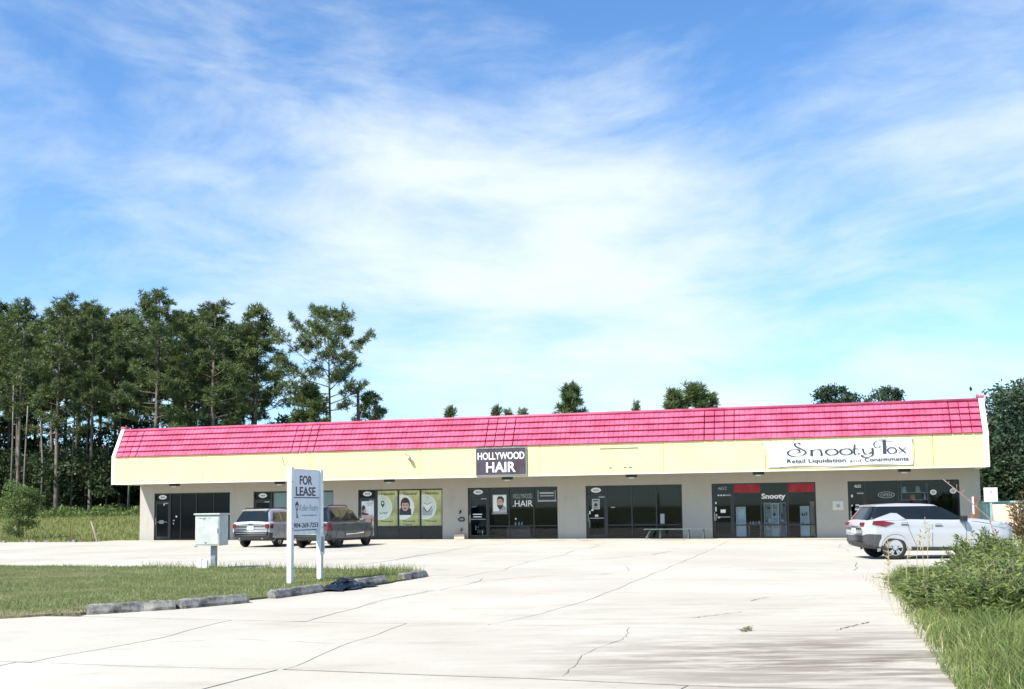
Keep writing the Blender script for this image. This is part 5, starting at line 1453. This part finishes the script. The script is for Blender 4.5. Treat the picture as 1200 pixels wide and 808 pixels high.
PINES = [pine(21, 21, .55, 3.1, 34, mat='needle'), pine(22, 22, .60, 3.6, 38, mat='needle'), pine(23, 20, .50, 2.8, 30, mat='needle2'), pine(24, 21, .64, 3.4, 40, mat='needle'), pine(25, 19, .45, 2.6, 26, mat='needle2'), pine(26, 22, .52, 3.0, 32, mat='needle')]
PH = [21, 22, 20, 21, 19, 22]


def put_pine(v_, px, D, ytop, label, group='tall pines of the wood', rz=0.0, xs=1.0):
    hor = 595.3 - (px - 600) * .012
    x = at_px(px, D); z = float(terrain(x, D)); h = (hor - ytop) * D / 1199.3 + EYE - z
    k_ = h / PH[v_]
    return plant('pine_tree', PINES[v_], (x, D, z - .1), rz, (k_ * xs, k_ * xs, k_), label, 'pine', group)


rr = random.Random(31)
front = [(3, 66, 92, 344, 'tall pine with a pointed crown rising near the left edge of the wood', 1.0), (1, 181, 90, 338, 'tallest dense pine of the wood, standing just left of the shopping strip roof end', 1.15), (0, 21, 94, 351, 'tall pine with a flat topped crown at the far left of the photo', 1.0),
         (5, 105, 93, 353, 'slender pine with a thin see-through crown in the middle of the wood', .95), (3, 250, 91, 350, 'broad round crowned pine above the pink roof, left of the lone pine', 1.3), (2, 298, 95, 357, 'pine at the right end of the wood reaching out toward the lone pine', 1.2),
         (2, 140, 96, 372, 'lower pine with yellowish needles between two taller ones', 1.05), (4, 218, 97, 366, 'pine with yellowish needles right of the tallest dense pine', 1.15)]
for v_, px, D, yt, lb, xs_ in front: put_pine(v_, px, D, yt, lb, rz=rr.uniform(0, 6.28), xs=xs_)
for k_ in range(27):
    px = -60 + 358 * (k_ + rr.uniform(-.4, .4)) / 26; D = rr.uniform(99, 128)
    put_pine(rr.randrange(6), px, D, rr.uniform(352, 392) + (12 if px > 270 else 0), 'dark pine deeper in the wood behind the front row of pines', rz=rr.uniform(0, 6.28), xs=rr.uniform(.9, 1.25))
# the lone pine and its neighbours
lone = pine(47, 20.5, .50, 5.8, 36, K=22, ln=.50, wd=.060, dens=.68, mat='needle', flat=1.0, lean=-.12, low=6)
x = at_px(386, 92); plant('pine_tree', lone, (x, 92, float(terrain(x, 92)) - .1), 1.1, (.80, .80, .885), 'lone open crowned pine standing clear right of the wood', 'pine')
sm = pine(42, 12, .55, 2.0, 20, dens=.8, mat='needle'); x = at_px(433, 96); plant('pine_tree', sm, (x, 96, float(terrain(x, 96)) - .1), .3, .93, 'small tufted pine right of the lone pine above the pink roof', 'pine')
x = at_px(419, 94); mb = MB(); mb.tube([(0, 0, -.1), (.05, 0, 5), (0, .05, 11.3)], [.22, .18, .13], 8); o = mb.build('dead_snag', M['bark'], None, smooth=True); o.location = (x, 94, float(terrain(x, 94))); tag(o, 'bare dead snag between the lone pine and the small pine', 'snag')
bushy = pine(43, 12, .75, 2.6, 40, dens=.9, mat='needle2'); x = at_px(362, 90); plant('pine_tree', bushy, (x, 90, float(terrain(x, 90)) - .1), .3, .92, 'bushy young pine at the foot of the lone pine above the pink roof', 'pine')
# tree tops showing over the roof
YP = [pine(51, 14, .9, 3.3, 44, cone=True, K=16, ln=.7, wd=.08, dens=.7, upw=1.6), pine(52, 14, .9, 2.4, 34, cone=True, K=16, ln=.7, wd=.08, dens=.7, upw=1.6)]
def roof_top(v_, px, D, yt, xs_, label):
    hor = 595.3 - (px - 600) * .012; x = at_px(px, D); z = float(terrain(x, D)); h = (hor - yt) * D / 1199.3 + EYE - z
    plant('pine_tree', YP[v_], (x, D, z), px * .7, (xs_ * h / 14, xs_ * h / 14, h / 14.3), label, 'pine', 'pine tops over the roof')
roof_top(0, 672, 105, 450, 1.15, 'cone shaped pine top standing highest over the middle of the pink roof')
roof_top(1, 528, 110, 478, .9, 'small pine tip peeping over the roof left of the HOLLYWOOD HAIR board')
roof_top(1, 582, 110, 477, .8, 'left one of three pine tips over the HOLLYWOOD HAIR board'); roof_top(1, 597, 112, 481, .9, 'middle one of three pine tips over the HOLLYWOOD HAIR board'); roof_top(1, 612, 111, 480, .9, 'right one of three pine tips over the HOLLYWOOD HAIR board')
roof_top(1, 746, 112, 471, .6, 'single narrow pine tip over the roof between two bigger tops')
roof_top(0, 792, 108, 457, 1.15, 'left pine of the pair over the roof, pointed'); roof_top(0, 818, 109, 450, 1.4, 'right rounder pine of the pair over the roof'); roof_top(1, 836, 110, 462, .8, 'low pine at the right shoulder of the pair over the roof')
OK_ = broadleaf(61, 11, 1.7, 1.6, 9.4, 3600, .30, .15, 'leafoak', clumps=42)
for px, D, yt, sc_, lb in ((1038, 72, 456, .75, 'round leafy tree top over the right part of the pink roof'), (984, 76, 464, .75, 'wide low leafy tree top over the roof left of the round one')):
    hor = 595.3 - (px - 600) * .012; x = at_px(px, D); h = (hor - yt) * D / 1199.3 + EYE
    plant('leafy_tree', OK_, (x, D, float(terrain(x, D))), px, (sc_ * h / 11 * (1 if px > 1000 else 1.9), sc_ * h / 11, h / 11.2), lb, 'tree', 'leafy tops over the roof')
# big dark trees past the right end of the strip
BO = [broadleaf(62, 9.5, 4.2, 4.3, 4.9, 30000, .30, .15, 'leafoak', clumps=170, shell=.35), broadleaf(63, 9.5, 3.6, 4.4, 4.8, 24000, .30, .15, 'leafoak', clumps=150, shell=.35)]
for v_, px, D, yt, sc_, lb in ((0, 1218, 57, 446, 1.0, 'large dark evergreen oak past the right end of the strip'), (1, 1290, 60, 440, 1.1, 'dark oak beyond the right edge of the photo'), (1, 1192, 68, 452, .95, 'dark oak behind the large one by the roof end')):
    hor = 595.3 - (px - 600) * .012; x = at_px(px, D); h = (hor - yt) * D / 1199.3 + EYE - float(terrain(x, D))
    plant('oak_tree', BO[v_], (x, D, float(terrain(x, D))), px * .3, (sc_, sc_, h / 9.6), lb, 'tree', 'dark oaks at the right')
# understorey of the wood
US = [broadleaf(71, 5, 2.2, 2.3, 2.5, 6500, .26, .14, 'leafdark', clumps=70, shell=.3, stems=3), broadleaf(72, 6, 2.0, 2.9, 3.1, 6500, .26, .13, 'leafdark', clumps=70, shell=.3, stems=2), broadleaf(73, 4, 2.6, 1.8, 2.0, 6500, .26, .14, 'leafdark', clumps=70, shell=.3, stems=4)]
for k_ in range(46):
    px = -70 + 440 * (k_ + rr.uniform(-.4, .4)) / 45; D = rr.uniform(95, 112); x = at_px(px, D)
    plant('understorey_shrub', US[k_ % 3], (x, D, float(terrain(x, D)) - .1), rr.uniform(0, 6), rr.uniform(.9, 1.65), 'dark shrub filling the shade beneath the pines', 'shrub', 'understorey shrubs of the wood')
# thin young stems catching light at the wood's rim
for k_, px in enumerate((48, 83, 99, 27, 12, 124, 150)):
    D = 92 + (k_ % 3); x = at_px(px, D); mb = MB(); hh = (9, 11, 8, 10, 12, 7, 8)[k_]; mb.tube([(0, 0, -.1), (.1, 0, hh * .5), (rr.uniform(-.3, .3), 0, hh)], [.1, .08, .05], 6); o = mb.build('sapling_stem', M['barkgrey'], None, smooth=True)
    o.location = (x, D, float(terrain(x, D))); tag(o, 'thin pale sapling stem at the rim of the wood', 'sapling', 'sapling stems at the rim of the wood')
# distant wood closing the view
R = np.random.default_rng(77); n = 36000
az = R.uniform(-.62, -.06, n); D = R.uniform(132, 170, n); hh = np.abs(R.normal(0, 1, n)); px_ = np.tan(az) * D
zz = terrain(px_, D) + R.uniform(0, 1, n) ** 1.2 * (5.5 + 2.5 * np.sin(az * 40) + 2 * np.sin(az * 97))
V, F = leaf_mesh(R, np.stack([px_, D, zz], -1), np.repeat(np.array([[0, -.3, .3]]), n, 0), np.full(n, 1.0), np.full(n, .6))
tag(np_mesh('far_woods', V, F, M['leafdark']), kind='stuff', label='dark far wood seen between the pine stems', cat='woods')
# shrub on the meadow rim
SH = broadleaf(81, 3.8, 1.05, 1.75, 1.95, 7000, .14, .075, 'leafshrub', clumps=80, shell=.25, stems=4, tr=.03)
c = (-30.4, 63.5); plant('round_shrub', SH, (c[0], c[1], float(terrain(*c))), .5, (1, 1, 1.03), 'upright bushy green shrub at the left rim of the meadow', 'shrub')
# low weeds along the wood's foot
R = np.random.default_rng(78); n = 15000; xs_ = R.uniform(-60, -14, n); ys_ = R.uniform(88, 96, n)
V, F = leaf_mesh(R, np.stack([xs_, ys_, terrain(xs_, ys_) + R.uniform(0, .9, n) * (.6 + .4 * np.sin(xs_ * 1.7))], -1), np.repeat(np.array([[0, 0, 1.]]), n, 0), np.full(n, .32), np.full(n, .16))
tag(np_mesh('rim_weeds', V, F, M['leafshrub']), kind='stuff', label='pale weeds lining the foot of the wood', cat='weeds')


# ---- the bush at the right: leafy upright shoots
def shoot_bush(seed, rx, ry, h, ns, nl, ln, wd, mat):
    R = np.random.default_rng(seed); rr_ = random.Random(seed); mb = MB(); cen = []; dr = []
    for i in range(ns):
        a = rr_.uniform(0, 6.283); r_ = math.sqrt(rr_.uniform(0, 1)); bx, by = .55 * rx * r_ * math.cos(a), .55 * ry * r_ * math.sin(a)
        hh = h * (1 - .45 * r_ ** 2) * rr_.uniform(.6, 1.12); ex, ey = bx * 1.75 + rr_.gauss(0, .1), by * 1.75 + rr_.gauss(0, .1)
        P = [Vector((bx, by, 0)), Vector((bx * 1.3, by * 1.3, hh * .6)), Vector((ex, ey, hh))]
        mb.tube(P, [.008, .006, .003], 4, cap=False)
        for k_ in range(nl):
            s_ = rr_.uniform(.18, 1.0) ** .8; q = P[0].lerp(P[1], s_ / .6) if s_ < .6 else P[1].lerp(P[2], (s_ - .6) / .4)
            cen.append(q); al = rr_.uniform(0, 6.28); dr.append((math.cos(al) * 1.0, math.sin(al) * 1.0, .75))
    V, F = leaf_mesh(R, np.array(cen), np.array(dr), np.full(len(cen), ln), np.full(len(cen), wd), 1.1)
    tm = bpy.data.meshes.new('stems'); tm.from_pydata([tuple(p) for p in mb.v], [], mb.f); tm.materials.append(M['twig'])
    o = np_mesh('foliage', V, F, M[mat]); cm = o.data; bpy.data.objects.remove(o)
    return tm, cm


SB = [shoot_bush(91, .72, .72, 1.2, 120, 36, .125, .032, 'leafbush'), shoot_bush(92, .66, .8, 1.15, 110, 36, .115, .034, 'leafbush'), shoot_bush(93, .8, .7, 1.25, 130, 36, .135, .032, 'leafbush')]
for v_, x, y, rz, sc_, lb in ((0, 6.0, 13, 0, (0.85, 1, 0.58), 'nearest leafy bush of the thicket, right at the edge of the long grass'),
        (1, 6.55, 13.1, 1.3, (1, 1, 0.66), 'near leafy bush just inside the right edge of the photo'),
        (2, 7.3, 13.4, 2.6, (1, 1, 0.7), 'near leafy bush cut off by the right edge of the photo'),
        (1, 5.98, 14.3, 3.9, (0.85, 1, 0.48), 'low leafy bush spilling onto the concrete, leftmost in the front of the thicket'),
        (0, 6.35, 14.3, 5.2, (1, 1, 0.52), 'leafy bush in the front middle of the thicket beside the bare twigs'),
        (2, 7.1, 14.6, 0.5, (1, 1, 0.62), 'leafy bush at the right in the second row of the thicket'),
        (0, 6.5, 15.4, 1.8, (1, 1, 0.42), 'low leafy bush on the concrete edge below the crossover rear door'),
        (2, 6.95, 15.6, 3.1, (1, 1, 0.56), 'leafy bush in the centre of the thicket'),
        (1, 7.6, 15.9, 4.4, (1, 1, 0.68), 'leafy bush in the third row near the right edge of the photo'),
        (2, 7.2, 16.7, 5.7, (1, 1, 0.42), 'leafy bush on the concrete edge behind the dry seed stems'),
        (1, 7.7, 17.1, 1, (1, 1, 0.62), 'leafy bush left of the tallest one'),
        (0, 8.6, 17.3, 2.3, (1, 1, 0.68), 'leafy bush right of the tallest one, hiding the crossover front wheel'),
        (0, 8.35, 18.3, 3.6, (1, 1, 0.84), 'tallest leafy bush of the thicket, in front of the crossover front door'),
        (2, 8.8, 18.6, 4.9, (1, 1, 0.7), 'leafy bush at the back of the thicket under the crossover bonnet'),
        (1, 9.5, 17, 0.2, (1, 1, 0.85), 'broad leafy bush beyond the right edge of the photo'),
        (2, 8.6, 15.4, 1.5, (1, 1, 0.8), 'leafy bush past the right edge of the photo beside the verge'),
        (1, 7.45, 18.9, 2.8, (1, 1, 0.34), 'tiny leafy bush alone on the concrete edge'),
        (0, 9.9, 19.2, 4.1, (1, 1, 0.8), 'leafy bush at the far right end of the thicket')):
    plant('leafy_bush', SB[v_], (x, y, .03), rz, sc_, lb, 'bush', 'bushes of the roadside thicket', ('stems', 'foliage'))
RB = shoot_bush(94, 1.5, 1.3, 2.3, 160, 46, .22, .05, 'leafrust'); x = 17.8; plant('rusty_bush', RB, (x, 34.2, -.02), 0, (.95, 1, .92), 'rusty brown and green bush beyond the nose of the silver crossover', 'bush', None, ('stems', 'foliage'))
RB2 = shoot_bush(95, 1.6, 1.4, 2.0, 150, 46, .22, .05, 'leafshrub'); plant('green_bush', RB2, (19.4, 35.6, -.02), 0, 1.1, 'green bush at the right edge behind the rusty one', 'bush', None, ('stems', 'foliage'))
# bare grey twigs in a gap of the thicket
mb = MB(); rr = random.Random(19)
for k_ in range(46):
    a = Vector((rr.uniform(-.5, .5), rr.uniform(-.15, .15), 0)); e = a + Vector((rr.gauss(0, .35), rr.gauss(-.1, .15), rr.uniform(.3, .75))); mb.tube([a, a.lerp(e, .5) + Vector((rr.gauss(0, .06), 0, .04)), e], [.010, .007, .003], 4, cap=False)
o = mb.build('bare_twigs', M['twig'], None); o.location = (6.35, 13.35, .15); tag(o, 'tangle of bare grey twigs in a gap of the leafy thicket', 'twigs')
# reddish bare stalk arching up in front of the crossover
mb = MB(); P = [Vector((0, 0, 0)), Vector((.12, 0, .7)), Vector((-.05, 0, 1.25)), Vector((-.45, .02, 1.62)), Vector((-.85, .03, 1.97))]
mb.tube(P, [.013, .012, .010, .009, .005], 7)
for k_ in range(9):
    s_ = rr.uniform(.3, .95) * 4; i = min(3, int(s_)); q = P[i].lerp(P[i + 1], s_ - i); mb.tube([q, q + Vector((rr.uniform(-.09, .09), rr.uniform(-.05, .05), rr.uniform(.02, .12)))], [.007, .003], 5)
o = mb.build('bare_stalk', M['stalk'], None, smooth=True); o.location = (8.85, 19.0, .05); tag(o, 'bare reddish stalk leaning up across the crossover windscreen', 'stalk')
# dry seed stems at the left of the thicket
for k_, (x, y, h_) in enumerate(((6.95, 17.7, 1.1), (7.15, 18.0, 1.3), (6.7, 17.6, .8), (7.4, 18.4, 1.2), (6.6, 18.2, .7), (6.9, 18.9, .9))):
    mb = MB(); e = Vector((rr.uniform(-.08, .08), 0, h_)); mb.tube([(0, 0, 0), (rr.uniform(-.03, .03), 0, h_ * .6), e], [.007, .006, .004], 5, cap=False)
    for m_ in range(16): q = e * rr.uniform(.62, 1.0); mb.tube([q, q + Vector((rr.gauss(0, .05), rr.gauss(0, .04), rr.uniform(.02, .07)))], [.006, .003], 4, cap=False)
    o = mb.build('seed_stem', M['straw'], None); o.location = (x, y, .02); tag(o, 'dry straw coloured seed stem in front of the crossover side', 'weed', 'dry seed stems left of the thicket')
# weeds in the slab joints and trailing sprig
sp_ = shoot_bush(96, .35, .35, .28, 26, 14, .08, .022, 'leafbush'); plant('trailing_sprig', sp_, (6.95, 18.3, .0), 0, 1.0, 'small sprig trailing over the concrete left of the thicket', 'plant', None, ('stems', 'foliage'))
plant('joint_weed', sp_, tuple(B(35.35, 37.3, .0)), 1, (.5, .28, .2), 'low tuft of weed growing from a slab joint in the drive', 'weed', None, ('stems', 'foliage'))
